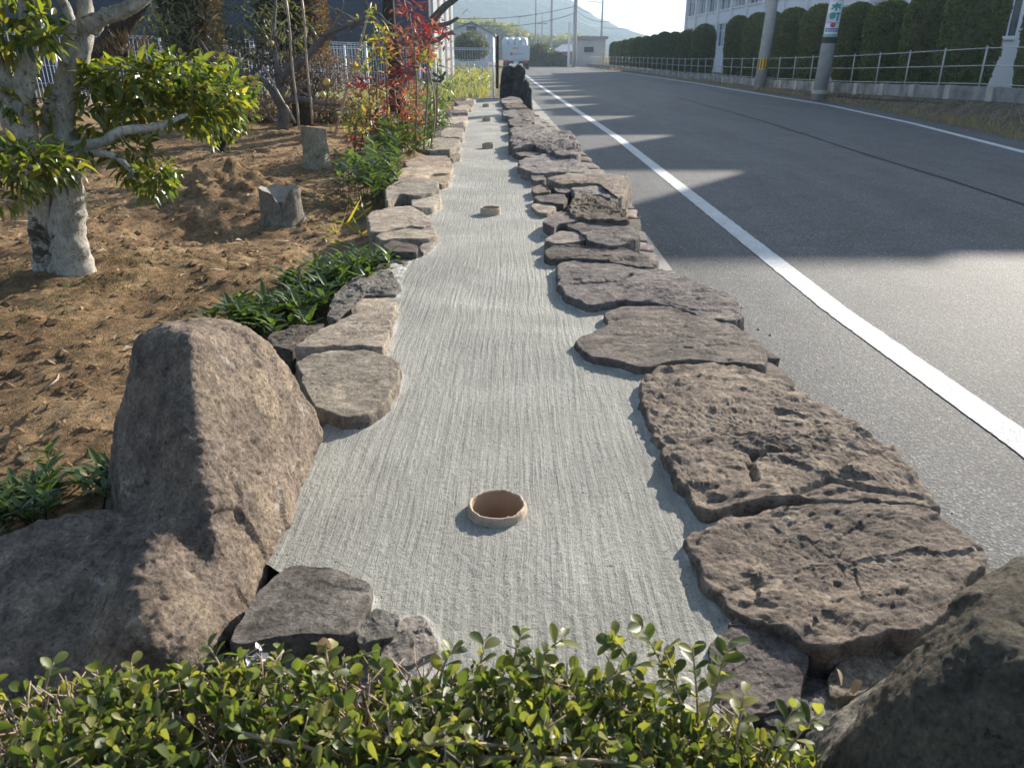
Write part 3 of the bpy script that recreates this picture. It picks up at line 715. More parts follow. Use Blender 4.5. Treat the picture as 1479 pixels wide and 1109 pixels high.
# wall core and its road face (stones below the cap course)
outer = [G(1300, 1000, 0), G(1425, 810, 0), G(1352, 735, 0), G(1106, 515, 0), G(1066, 460, 0), G(945, 385, 0), G(920, 330, 0), G(890, 260, 0), G(838, 215, 0), G(815, 190, 0), G(770, 160, 0), G(756, 146, 0)]
outer = [Vector((p.x - 0.05, p.y, 0)) for p in outer]
outer = [Vector((outer[0].x + 0.0, 0.3, 0))] + outer
m = MB()
for a, b in zip(outer, outer[1:]):
    xi = 0.12 - 0.035 * a.y; xj = 0.12 - 0.035 * b.y
    vs = [(xi, a.y, -0.55), (a.x, a.y, -0.55), (a.x - 0.04, a.y, -0.035), (xi, a.y, -0.035), (xj, b.y, -0.55), (b.x, b.y, -0.55), (b.x - 0.04, b.y, -0.035), (xj, b.y, -0.035)]
    m.add(vs, [(1, 5, 6, 2), (3, 2, 6, 7), (0, 3, 7, 4), (0, 1, 2, 3), (4, 7, 6, 5)])
m.build("wall_core", M['mortar'], wallT)
for row, (z0, z1) in enumerate(((-0.49, -0.27), (-0.26, -0.06))):
    y = 0.5 + 0.1 * row
    while y < 17:
        L = (0.22 + 0.2 * random.random()) * (1 if y < 6 else 1.8)
        xo = interp([(p.y, p.x) for p in outer], y + L / 2); xo2 = interp([(p.y, p.x) for p in outer], y + L)
        cx = xo + 0.02; cyy = y + L / 2
        bm = bmesh.new(); bmesh.ops.create_cube(bm, size=1.0)
        bmesh.ops.subdivide_edges(bm, edges=bm.edges[:], cuts=3, use_grid_fill=True)
        hz = (z1 - z0) * 0.49; vs = []
        sl = (xo2 - xo) / (L / 2) if L else 0
        for v in bm.verts:
            p = v.co.copy(); p = p.lerp(p.normalized() * 0.62, 0.25)
            q = Vector((cx + p.x * 0.2 + sl * p.y * L, cyy + p.y * L * 0.97, (z0 + z1) / 2 + p.z * 2 * hz))
            q += Vector((1, 0.3, 0.3)) * 0.025 * noise.fractal(q * 9, 1.0, 2.0, 4); vs.append(q)
        fs = [tuple(v.index for v in f.verts) for f in bm.faces]; bm.verts.index_update()
        bm.free()
        np_mesh("stone", [tuple(v) for v in vs], fs, random.choice([sr, dk, sr, M['mortar']]), wallT, True)
        y += L + 0.01

# strip of brushed concrete
LEFT = [G(640, 985), G(600, 925), G(545, 880), G(440, 815), G(400, 798), G(455, 640), G(540, 600), G(545, 470), G(560, 420), G(580, 385), G(600, 345), G(612, 320), G(620, 290), G(632, 262), G(645, 235), G(652, 215), G(662, 185), G(672, 165), G(684, 142.4)]
RIGHT = [G(1010, 985), G(1035, 900), G(1020, 800), G(1020, 750), G(985, 690), G(945, 590), G(935, 540), G(870, 490), G(890, 455), G(820, 405), G(806, 372), G(795, 330), G(775, 270), G(762, 235), G(745, 190), G(723, 142.4)]
Lp = [(p.y, p.x) for p in LEFT]; Rp = [(p.y, p.x) for p in RIGHT]
Rp.sort(); Lp.sort()
def conc(ys, nc):
    """grid between the two rows of stones"""
    us = np.linspace(0, 1, nc); P_ = []
    for y in ys:
        a = interp(Lp, y) - 0.07; b = interp(Rp, y) + 0.06
        P_.append(np.stack([a + (b - a) * us, np.full(nc, y)], 1))
    return np.concatenate(P_)
ysn = np.concatenate([np.linspace(0.80, 3.6, 330), np.linspace(3.62, 8, 150), np.linspace(8.05, 17.55, 120)])
NC = 190
XY = conc(ysn, NC)
dist = np.full(len(XY), 9.0)
for poly in STONE_POLYS:
    pa = np.array(poly); lo = pa.min(0) - 0.07; hi = pa.max(0) + 0.07
    ix = np.where((XY[:, 0] > lo[0]) & (XY[:, 0] < hi[0]) & (XY[:, 1] > lo[1]) & (XY[:, 1] < hi[1]))[0]
    if len(ix) == 0: continue
    Q = XY[ix]; dd = np.full(len(ix), 9.0); inside = np.zeros(len(ix), bool)
    for a, b in zip(pa, np.roll(pa, -1, 0)):
        ab = b - a; t = np.clip(((Q - a) @ ab) / max(1e-9, ab @ ab), 0, 1)
        dd = np.minimum(dd, np.linalg.norm(Q - (a + t[:, None] * ab), axis=1))
        c_ = ((a[1] > Q[:, 1]) != (b[1] > Q[:, 1])) & (Q[:, 0] < (b[0] - a[0]) * (Q[:, 1] - a[1]) / (b[1] - a[1] + 1e-12) + a[0])
        inside ^= c_
    dd[inside] = 0
    dist[ix] = np.minimum(dist[ix], dd)
Z = np.zeros(len(XY)); ED = np.zeros(len(XY))
for i, (x, y) in enumerate(XY):
    d = dist[i]; jag = 0.5 + 0.9 * noise.noise(Vector((x * 25, y * 25, 0)))
    w = 0.012 + 0.007 * noise.noise(Vector((x * 8, y * 8, 4)))
    e = math.exp(-(d / w) ** 2)
    ED[i] = max(0, e * max(0, jag))
    xs_ = x + 0.02 * math.sin(y * 1.3) + 0.004 * noise.noise(Vector((x * 2, y * 2, 0)))
    z = 0.004 * fbm((x, y, 0.0), 2.2, 3) + e * 0.004 * (0.6 + noise.noise(Vector((x * 30, y * 30, 2))))
    fade = 1.0 if y < 3.6 else 0.5
    z += fade * (0.0017 * noise.noise(Vector((xs_ * 96, y * 2.0, 0))) + 0.0011 * noise.noise(Vector((xs_ * 130, y * 9, 5))) + 0.0013 * noise.noise(Vector((x * 80, y * 60, 9))))
    # collars and dips near the clay pipes
    Z[i] = z
nY = len(ysn); i = np.arange(nY * NC).reshape(nY, NC)
F = np.stack([i[:-1, :-1], i[:-1, 1:], i[1:, 1:], i[1:, :-1]], -1).reshape(-1, 4)
PIPES = [G(718, 738), G(708.5, 309), G(705, 214), G(703, 175), G(702, 154.5)]
pr = 0.062
ctr = XY[F].mean(1)
keep = np.ones(len(F), bool)
for p in PIPES: keep &= np.hypot(ctr[:, 0] - p.x, ctr[:, 1] - p.y) > pr * 0.93
cs = np_mesh("path", np.column_stack([XY, Z]), F[keep], M['concrete'], None, True, "structure")
at = cs.data.attributes.new("edge", 'FLOAT', 'POINT'); at.data.foreach_set("value", ED.astype(np.float32))
m = MB()
for y0, y1 in zip(np.linspace(0.8, 17.3, 23)[:-1], np.linspace(0.8, 17.3, 23)[1:]):
    for_ = [(interp(Lp, y0) - 0.05, y0), (interp(Rp, y0) + 0.04, y0), (interp(Rp, y1) + 0.04, y1), (interp(Lp, y1) - 0.05, y1)]
    m.add([(x, y, -0.12) for x, y in for_] + [(x, y, -0.4) for x, y in for_], [(0, 1, 2, 3), (0, 4, 5, 1), (1, 5, 6, 2), (2, 6, 7, 3), (3, 7, 4, 0)])
m.build("path_bed", M['mortar'], None, False, "structure")
m = MB(); m.bbox((interp(Lp, 17.5) - 0.06, 17.56, -0.4), (interp(Rp, 17.5) + 0.05, 17.66, 0.012)); m.build("path_end", M['kerb'], None, False, "structure")

plabs = ["open clay pipe end nearest the hedge, its round mouth clearly visible", "second clay pipe end along the concrete strip, rim seen side on beside the split stone",
         "third clay pipe stub in the middle of the concrete strip", "fourth clay pipe stub, small, further up the concrete strip", "farthest clay pipe stub near the end of the concrete strip"]
for k, p in enumerate(PIPES):
    t = thing("clay_pipe", plabs[k], "pipe", (p.x, p.y, 0), "clay pipe ends set in the concrete strip")
    N = 72 if k == 0 else 40; hh = (0.019, 0.04, 0.05, 0.05, 0.05)[k]; ro = pr; ri = pr - 0.0075
    V = []; F = []
    prof = [(ro + 0.006, -0.03), (ro + 0.0015, 0.001), (ro, 0.005), (ro + 0.0004, hh * 0.55), (ro - 0.0005, hh - 0.003), (ro - 0.003, hh), (ri + 0.002, hh), (ri, hh - 0.003)]
    for (r_, z) in prof:
        for a in range(N):
            an = 2 * math.pi * a / N; c_, s_ = math.cos(an), math.sin(an)
            j = 0.0025 * noise.fractal(Vector((c_ * 6, s_ * 6, z * 60 + k)), 1, 2, 3); chip = 0
            if z > hh * 0.5: chip = -0.006 * max(0, noise.noise(Vector((c_ * 3.1, s_ * 3.1, k * 3.0))) - 0.15)
            V.append((p.x + (r_ + j) * c_, p.y + (r_ + j) * s_, z + chip + (0.0016 * noise.noise(Vector((c_ * 9, s_ * 9, k))) if z > 0.01 else 0)))
    for j in range(len(prof) - 1):
        for a in range(N):
            b = (a + 1) % N; F.append((j * N + a, j * N + b, (j + 1) * N + b, (j + 1) * N + a))
    np_mesh("pipe_rim", V, F, M['clay'], t, True)
    V = []; F = []
    for j, z in enumerate((hh - 0.003, 0.0, -0.06, -0.14)):
        for a in range(N):
            an = 2 * math.pi * a / N; V.append((p.x + ri * math.cos(an), p.y + ri * math.sin(an), z))
        if j:
            for a in range(N):
                b = (a + 1) % N; F.append(((j - 1) * N + b, (j - 1) * N + a, j * N + a, j * N + b))
    F.append(tuple(range(3 * N, 4 * N)))
    np_mesh("pipe_bore", V, F, M['clay_in'], t, True)

# ------------------------------------------------------------------ boulders
def boulder(name, hulls, mat, label, voxel=0.014, amp=0.012, sm=3, parent=None, cat="boulder", loc=None, fin=1):
    bm = bmesh.new()
    for pts in hulls:
        b2 = bmesh.new()
        for p in pts: b2.verts.new(p)
        bmesh.ops.convex_hull(b2, input=b2.verts[:])
        loose = [v for v in b2.verts if not v.link_faces]
        bmesh.ops.delete(b2, geom=loose, context='VERTS')
        tmp = bpy.data.meshes.new("tmp"); b2.to_mesh(tmp); b2.free(); bm.from_mesh(tmp); bpy.data.meshes.remove(tmp)
    me = bpy.data.meshes.new(name); bm.to_mesh(me); bm.free()
    o = bpy.data.objects.new(name, me); COL.objects.link(o)
    md = o.modifiers.new("r", 'REMESH'); md.mode = 'VOXEL'; md.voxel_size = voxel
    ms = o.modifiers.new("s", 'SMOOTH'); ms.factor = 0.5; ms.iterations = sm
    if fin:
        su = o.modifiers.new("u", 'SUBSURF'); su.levels = fin; su.render_levels = fin
    dg = bpy.context.evaluated_depsgraph_get()
    m2 = bpy.data.meshes.new_from_object(o.evaluated_get(dg)); o.modifiers.clear(); o.data = m2
    bpy.data.meshes.remove(me)
    n = len(m2.vertices); co = np.empty(n * 3); m2.vertices.foreach_get("co", co); co = co.reshape(-1, 3)
    no = np.empty(n * 3); m2.vertices.foreach_get("normal", no); no = no.reshape(-1, 3)
    for i in range(n):
        v = Vector(co[i])
        vw = v + 0.02 * noise.noise_vector(v * 9); sd0 = Vector((2, 5, 9))
        d = amp * (0.7 * noise.fractal(v * 5, 1.0, 2.0, 3) + 1.0 * facet(vw * 7, sd0) + 0.55 * facet(vw * 19, sd0) + 0.22 * noise.fractal(v * 45, 0.25, 2.0, 4))
        co[i] += no[i] * d
    if loc is not None: co -= np.array(loc); o.location = loc
    m2.vertices.foreach_set("co", co.ravel()); m2.update()
    m2.polygons.foreach_set("use_smooth", [True] * len(m2.polygons)); m2.materials.clear(); m2.materials.append(mat)
    tag(o, label, cat); return o
up = [P(195, 488, 1.48), P(240, 463, 1.52), P(300, 459, 1.57), P(345, 468, 1.58), P(385, 490, 1.64), P(428, 542, 1.70), P(458, 592, 1.75), P(468, 628, 1.77),
      G(470, 640, -0.02), G(405, 806, -0.02), G(335, 930, -0.02), P(272, 482, 1.37), P(343, 487, 1.54), P(352, 560, 1.49), P(384, 650, 1.42), P(375, 760, 1.25), P(338, 880, 1.08),
      P(172, 580, 1.48), P(166, 690, 1.46), P(180, 740, 1.42), P(272, 640, 1.23), P(268, 560, 1.31),
      (-0.98, 1.6, -0.1), (-0.95, 1.5, -0.1), (-0.55, 1.85, -0.1), (-0.72, 1.95, -0.1), P(230, 470, 1.7), P(330, 470, 1.75), G(330, 935, -0.1), (-0.75, 1.2, -0.1)]
lo = [P(-120, 830, 1.15), P(0, 770, 1.20), P(60, 738, 1.24), P(150, 727, 1.27), P(215, 745, 1.24), P(150, 830, 1.10), P(85, 835, 1.10), P(0, 850, 1.09), P(-100, 900, 1.05), P(170, 900, 1.02),
      (-1.1, 1.3, -0.1), (-0.65, 1.35, -0.1), (-1.05, 0.88, -0.1), (-0.62, 0.88, -0.1), (-0.9, 0.84, -0.1)]
mid = [P(240, 728, 1.15), P(310, 760, 1.20), P(335, 880, 1.07), P(178, 775, 1.12), P(185, 850, 1.0), P(215, 930, 0.93), P(320, 950, 0.98), (-0.75, 0.88, -0.1), (-0.47, 0.92, -0.1), (-0.5, 1.2, -0.1), (-0.85, 1.2, -0.1)]
boulder("boulder", [up, lo, mid], M['boulder'], "tall rounded brown boulder left of the concrete strip, a low lump at its foot", 0.011, 0.0125, 22)
rb = [P(1479, 795, 0.78), P(1440, 815, 0.78), P(1395, 845, 0.76), P(1345, 905, 0.74), P(1300, 955, 0.72), P(1255, 1022, 0.70), P(1225, 1060, 0.67), P(1600, 790, 0.75), P(1720, 900, 0.7),
      P(1420, 900, 0.66), P(1330, 1000, 0.62), P(1500, 960, 0.58), (0.3, 0.66, -0.12), (0.42, 0.82, -0.15), (0.42, 0.42, -0.15), (0.8, 0.4, -0.15), (0.85, 0.85, -0.15), (0.3, 0.5, -0.1)]
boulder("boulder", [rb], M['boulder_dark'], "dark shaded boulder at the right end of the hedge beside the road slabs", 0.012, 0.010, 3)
sb = [P(1205, 1035, 0.78), P(1240, 1015, 0.80), P(1290, 970, 0.82), P(1300, 960, 0.84), P(1250, 1060, 0.70), P(1190, 1100, 0.69), (0.30, 0.72, -0.15), (0.42, 0.9, -0.15), (0.5, 0.8, -0.15), (0.34, 0.6, -0.15)]
boulder("rock", [sb], M['mortar'], "small rough grey rock leaning against the dark shaded boulder", 0.01, 0.008, 2, cat="rock")

# standing stones at the far end of the strip
def standing(pxs, d, depth, label, group=None):
    pts = []
    for a, b in pxs:
        pts += [P(a, b, d), P(a, b, d) + Vector((0, depth, 0))]
    boulder("standing_stone", [pts], M['stone_black'], label, 0.04, 0.035, 1, cat="standing stone", fin=1)
standing([(722, 145), (724, 104), (728, 97), (741, 95), (744, 100), (745, 146)], 17.8, 0.35, "black upright stone beside the white fence post at the end of the strip")
standing([(742, 146), (742, 98), (748, 93), (755, 95), (758, 105), (757, 150)], 17.4, 0.4, "black upright stone with a flat pointed top behind the truck side of the strip end")
standing([(757, 152), (757, 120), (760, 114), (763, 120), (764, 156)], 16.4, 0.25, "short dark post stone standing by the kerb next to the upright stones")
standing([(762, 160), (762, 126), (766, 124), (768, 130), (769, 166)], 15.0, 0.25, "short dark post stone nearest the camera at the road edge of the wall")

# ------------------------------------------------------------------ foreground clipped hedge
hedge = thing("boxwood_hedge", "clipped small leaved hedge across the bottom in front of the concrete strip", "hedge", (-0.1, 0.6, -0.1))
def hedge_top(x):
    return interp([(-0.9, 0.16), (-0.62, 0.19), (-0.3, 0.225), (0.05, 0.225), (0.14, 0.20), (0.2, 0.15), (0.30, 0.13), (0.42, 0.06)], x) + 0.016 * noise.noise(Vector((x * 17, 0, 0))) + 0.008 * noise.noise(Vector((x * 45, 0, 0)))
n = 17000
hx = RNG.uniform(-0.88, 0.40, n); hy = RNG.uniform(0.40, 0.75, n)
topz = np.array([hedge_top(x) for x in hx])
edge_ = np.clip((0.75 - hy) / 0.05, 0, 1)
hz = topz - RNG.exponential(0.045, n) - (1 - edge_) * 0.03 + RNG.normal(0, 0.006, n)
hz = np.maximum(hz, -0.05)
holes = np.array([noise.noise(Vector((x * 9, y * 9, z * 9))) for x, y, z in zip(hx, hy, hz)]) < 0.30
# sprigs
SPR = [(P(905, 945, 0.735), P(880, 935, 0.735)), (P(1015, 1090, 0.72), P(925, 905, 0.74)), (P(1015, 1060, 0.70), P(1055, 925, 0.72)), (P(960, 1090, 0.72), P(885, 920, 0.75)), (P(1010, 1080, 0.70), P(1000, 935, 0.74)), (P(1100, 1109, 0.66), P(1150, 1020, 0.68)), (P(1120, 1109, 0.66), P(1185, 1030, 0.68)),
       (P(740, 1000, 0.72), P(820, 918, 0.75)), (P(735, 990, 0.72), P(755, 912, 0.75)), (P(340, 1010, 0.72), P(300, 932, 0.75)), (P(370, 1010, 0.72), P(345, 945, 0.76)), (P(395, 1000, 0.72), P(410, 940, 0.76)), (P(60, 1040, 0.72), P(78, 958, 0.74)), (P(480, 1000, 0.71), P(470, 935, 0.75)), (P(860, 1000, 0.7), P(930, 960, 0.72)), (P(630, 1000, 0.71), P(655, 935, 0.74)),
       (P(200, 1040, 0.71), P(190, 958, 0.73)), (P(560, 1000, 0.71), P(540, 950, 0.75)), (P(150, 1040, 0.71), P(140, 965, 0.74)), (P(690, 1000, 0.71), P(700, 925, 0.75)), (P(1060, 1090, 0.68), P(1075, 1000, 0.71)), (P(990, 1050, 0.7), P(960, 940, 0.74))]
pp = np.stack([hx, hy, hz], 1)[holes]
D = rvec(len(pp), 0.9); Nn = rvec(len(pp), 1.0)
sz = RNG.uniform(0.010, 0.024, len(pp))
ex = []; exD = []; exN = []; exS = []
tw = MB()
for a, b in SPR:
    pts = [a.lerp(b, t) + Vector((0, 0, 0.01 * math.sin(t * 3))) for t in (0, .25, .5, .75, 1)]
    tw.tube(pts, [0.0017, 0.0016, 0.0014, 0.0011, 0.0007], 6)
    L = (b - a).length
    k = max(8, int(L / 0.008))
    for i in range(k):
        t = 0.25 + 0.78 * i / k; p = a.lerp(b, min(1, t)) + Vector((0, 0, 0.01 * math.sin(t * 3)))
        an = i * 2.4; d = (b - a).normalized(); o1 = d.orthogonal().normalized(); o2 = d.cross(o1)
        out_ = (o1 * math.cos(an) + o2 * math.sin(an)) + d * 0.75
        ex.append(p); exD.append(out_); exN.append(Vector((random.gauss(0, .4), random.gauss(0, .4), 1)) + d * 0.3); exS.append(random.uniform(0.016, 0.026))
pp = np.concatenate([pp, np.array(ex)]); D = np.concatenate([D, np.array(exD)]); Nn = np.concatenate([Nn, np.array(exN)]); sz = np.concatenate([sz, np.array(exS)])
leaves(hedge, LEAF_ROUND, pp, D, Nn, sz, M['box_leaf'], 300)
for i in range(1150):
    x = random.uniform(-0.86, 0.38); y = random.uniform(0.44, 0.74); zt = hedge_top(x) - random.uniform(-0.004, 0.03)
    b = Vector((x + random.gauss(0, .035), y + random.gauss(0, .03), zt - random.uniform(0.06, 0.16))); e = Vector((x, y, zt))
    mid_ = b.lerp(e, .5) + Vector((random.gauss(0, .008), random.gauss(0, .008), 0))
    tw.tube([b, mid_, e], [0.0022, 0.0017, 0.0008], 5)
    for _ in range(2):
        c = mid_.lerp(e, random.random()); tw.tube([c, c + Vector((random.gauss(0, .016), random.gauss(0, .016), random.uniform(.004, .025)))], [0.0012, 0.0006], 4)
for (a, b) in ((P(590, 1075, 0.60), P(740, 1078, 0.61)), (P(640, 1095, 0.6), P(900, 1100, 0.6)), (P(350, 1060, 0.62), P(480, 1090, 0.6))):
    tw.tube([a, a.lerp(b, .5) + Vector((0, 0, .004)), b], [0.003, 0.0026, 0.002], 6)
tw.build("twigs", M['twig'], hedge, True, "stuff")
m = MB()
for i in range(60):
    x = -0.85 + 1.25 * i / 60; m.tube([(x, 0.5 + 0.2 * random.random(), -0.12), (x + random.gauss(0, .03), 0.6, 0.02), (x + random.gauss(0, .05), 0.6 + random.gauss(0, .05), hedge_top(x) - 0.04)], [0.006, 0.004, 0.002], 6)
m.build("stems", M['twig'], hedge, True, "stuff")
sheet("soil", np.linspace(-1.6, 0.75, 60), np.linspace(0.1, 1.3, 30), lambda x, y: -0.10 + 0.02 * fbm((x, y, 1), 6, 4), M['soil'])
# white blossoms in the hedge
for k, (a, b) in enumerate(((368, 948), (470, 972))):
    c = P(a, b, 0.74); fl = thing("blossom", ["small white blossom on the hedge below the flat grey stone", "small white blossom low on the hedge next to the upright brown leaf"][k], "flower", tuple(c), "white blossoms on the hedge")
    q = []
    for i in range(9):
        q.append(c + Vector((random.gauss(0, .009), random.gauss(0, .006), random.gauss(0, .006))))
    leaves(fl, LEAF_ROUND, np.array([tuple(v) for v in q]), rvec(9, .6), rvec(9, 1), np.full(9, .011), M['flower'], 9, part_name="petal")
c = P(470, 955, 0.745)
V, F = LEAF_ROUND
o = np_mesh("dead_leaf", V * 0.030, F, M['litter'], None, True); o.location = c; o.rotation_euler = (R(75), 0, R(10)); tag(o, "single dry brown leaf standing upright out of the hedge", "leaf")

# dry leaf and husk lying between slabs and boulder
c = G(1232, 1003, 0.03)
o = np_mesh("dead_leaf", V * 0.026, F, M['litter'], None, True); o.location = c; o.rotation_euler = (R(35), R(-20), R(-50)); tag(o, "dry tan leaf lying in the gap beside the dark shaded boulder", "leaf")
c = G(1215, 990, 0.03)
o = np_mesh("dead_leaf", V * 0.024, F, M['litter'], None, True); o.location = c; o.rotation_euler = (R(60), R(30), R(40)); tag(o, "curled brown leaf behind the tan leaf in the gap of the slabs", "leaf")

# ------------------------------------------------------------------ left garden: white barked tree
def T(px, py, d): return P(px, py, d)
tree = thing("evergreen_tree", "white barked evergreen tree with several stems and glossy leaves at the left", "tree", tuple(G(100, 415, -0.06)))
def limb(pts, rad, name="limb", mat='bark_white', n=14, par=None):
    m = MB(); c = spline(pts, 6); m.tube(c, lerpl([x * .9 for x in rad], len(c)), n + 6, True, 0.30); return m.build(name, M[mat], par or tree, True)
d0 = 3.34
limb([T(108, 425, d0), T(106, 405, d0), T(100, 340, d0), T(97, 280, d0 + .02), T(92, 220, d0 + .04), T(84, 180, d0 + .05), T(92, 135, d0 + .06), T(112, 90, d0 + .06), T(122, 40, d0 + .08), T(122, 0, d0 + .1), T(118, -120, d0 + .1), T(100, -300, d0 + .2)],
     [0.145, 0.11, 0.08, 0.074, 0.074, 0.072, 0.058, 0.046, 0.038, 0.034, 0.03, 0.018], "trunk")
limb([T(80, 425, d0 + .04), T(72, 400, d0 + .03), T(62, 340, d0), T(54, 280, d0 - .05), T(38, 215, d0 - .08), T(32, 150, d0 - .1), T(38, 90, d0 - .1), T(40, 30, d0 - .1), T(38, -60, d0 - .1), T(20, -250, d0 - .1)],
     [0.095, 0.078, 0.058, 0.05, 0.056, 0.05, 0.038, 0.032, 0.03, 0.016], "trunk")
limb([T(38, 215, d0 - .08), T(18, 170, d0 - .1), T(6, 120, d0 - .12), T(-20, 60, d0 - .15), T(-60, -50, d0 - .1)], [0.06, 0.05, 0.04, 0.035, 0.02])
limb([T(130, 40, d0 + .06), T(150, 25, d0 + .05), T(178, 16, d0 + .05), T(205, 0, d0 + .05), T(250, -40, d0 + .1), T(330, -110, d0 + .2)], [0.042, 0.034, 0.03, 0.028, 0.024, 0.014])
limb([T(92, 130, d0 + .06), T(95, 80, d0 + .03), T(102, 40, d0), T(96, 12, d0), T(80, -20, d0), T(60, -120, d0)], [0.035, 0.028, 0.024, 0.02, 0.018, 0.01])
limb([T(95, 92, d0), T(80, 62, d0 - .05), T(62, 40, d0 - .1), T(50, 10, d0 - .1), T(52, -60, d0)], [0.014, 0.014, 0.013, 0.012, 0.01], n=8)
limb([T(85, 215, d0), T(110, 212, d0 - .03), T(150, 205, d0 - .06), T(175, 190, d0 - .05), T(230, 182, d0 + .05), T(270, 165, d0 + .15)], [0.03, 0.025, 0.024, 0.022, 0.017, 0.01])
limb([T(95, 228, d0), T(135, 222, d0 - .1), T(165, 226, d0 - .12), T(188, 245, d0 - .14), T(204, 268, d0 - .15)], [0.02, 0.016, 0.014, 0.012, 0.008], n=8)
limb([T(90, 215, d0), T(70, 235, d0 - .2), T(35, 240, d0 - .35), T(0, 235, d0 - .4)], [0.02, 0.015, 0.013, 0.01], n=8)
m = MB()
for a in range(12):
    an = a / 12 * 2 * math.pi; b = G(95, 418, -0.06); m.tube([b + Vector((math.cos(an) * .12, math.sin(an) * .12, 0.03)), b + Vector((math.cos(an) * .24, math.sin(an) * .22, -0.04))], [0.05, 0.02], 6, True, .3)
m.build("root_flare", M['moss'], tree, True)
def blob_leaves(blobs, dens, size, aniso=1.0):
    pos = []; D = []; N = []; S = []
    for (c, rx, ry, rz) in blobs:
        n = int(dens * (rx * ry * rz) ** (2 / 3))
        v = RNG.normal(size=(n, 3)); v /= np.linalg.norm(v, axis=1, keepdims=True)
        r = RNG.uniform(0.15, 1.0, (n, 1)) ** 0.42
        q = v * r * np.array([rx, ry, rz]); p = q + np.array(c)
        cl = np.array([noise.noise(Vector(x) * (0.45 / size)) for x in p]) > -0.24
        p = p[cl]; v = v[cl]
        pos.append(p); dd = v + rvec(len(p), -0.25, 0.55); D.append(dd); N.append(v * 0.3 + rvec(len(p), 0.9, 0.45)); S.append(RNG.uniform(0.72, 1.2, len(p)) * size)
    return np.concatenate(pos), np.concatenate(D), np.concatenate(N), np.concatenate(S)
def pb(px, py, d, rx, ry, rz): return (tuple(P(px, py, d)), rx, ry, rz)
bl = [pb(150, 135, 3.45, .12, .2, .10), pb(190, 115, 3.5, .16, .22, .09), pb(240, 105, 3.6, .16, .24, .08), pb(285, 130, 3.7, .15, .22, .12), pb(255, 160, 3.6, .18, .22, .10), pb(200, 160, 3.5, .15, .2, .08), pb(300, 170, 3.7, .12, .2, .1),
      pb(210, 238, 3.3, .10, .12, .10), pb(225, 265, 3.25, .08, .1, .05), pb(180, 215, 3.35, .09, .1, .06), pb(140, 180, 3.45, .08, .1, .06), pb(165, 105, 3.45, .12, .2, .06), pb(320, 140, 3.75, .12, .2, .10), pb(245, 245, 3.3, .07, .1, .06), pb(270, 100, 3.65, .14, .2, .07), pb(40, 225, 2.95, .12, .12, .05),
      pb(60, 240, 3.0, .16, .15, .07), pb(15, 258, 2.9, .15, .15, .09), pb(100, 225, 3.15, .08, .1, .04), pb(10, 280, 2.9, .08, .1, .05),
      pb(10, 20, 3.2, .12, .15, .16), pb(15, 80, 3.3, .07, .1, .12), pb(65, 35, 3.2, .09, .1, .06), pb(75, 60, 3.15, .06, .08, .04), pb(20, 140, 3.2, .06, .06, .07), pb(60, 160, 3.3, .03, .05, .06), pb(0, 190, 3.4, .05, .1, .1),
      pb(40, -200, 3.4, .6, .5, .3), pb(200, -200, 3.4, .6, .5, .22), pb(-150, -100, 3.4, .5, .5, .3), pb(-150, 100, 3.4, .35, .4, .25)]
pos, D, N, S = blob_leaves(bl, 10500, 0.060)
leaves(tree, LEAF_L, pos, D, N, S, M['tree_leaf'], 300)

# camellia-like bush behind it
bush = thing("evergreen_bush", "round glossy leaved bush on a short stem behind the white barked tree", "bush", tuple(G(318, 208, -0.05)))
bd = 6.6
bz = P(318, 212, bd).z
m = MB()
for (a, b) in ((300, 150), (318, 130), (340, 150), (328, 110)):
    m.tube(spline([P(316, 215, bd), P(317 + (a - 318) * .3, 195, bd), P(a, b, bd)], 4), lerpl([.05, .04, .012], 9), 8)
m.build("trunk", M['bark_dark'], bush, True)
bl = [pb(290, 130, bd, .3, .35, .2), pb(325, 120, bd, .25, .35, .2), pb(335, 160, bd, .2, .3, .18), pb(300, 165, bd, .25, .3, .15), pb(350, 150, bd, .1, .2, .15), pb(318, 185, bd, .16, .2, .1), pb(265, 150, bd, .2, .3, .2)]
pos, D, N, S = blob_leaves(bl, 3000, 0.085)
leaves(bush, LEAF_L, pos, D, N, S, M['tree_leaf'], 200)

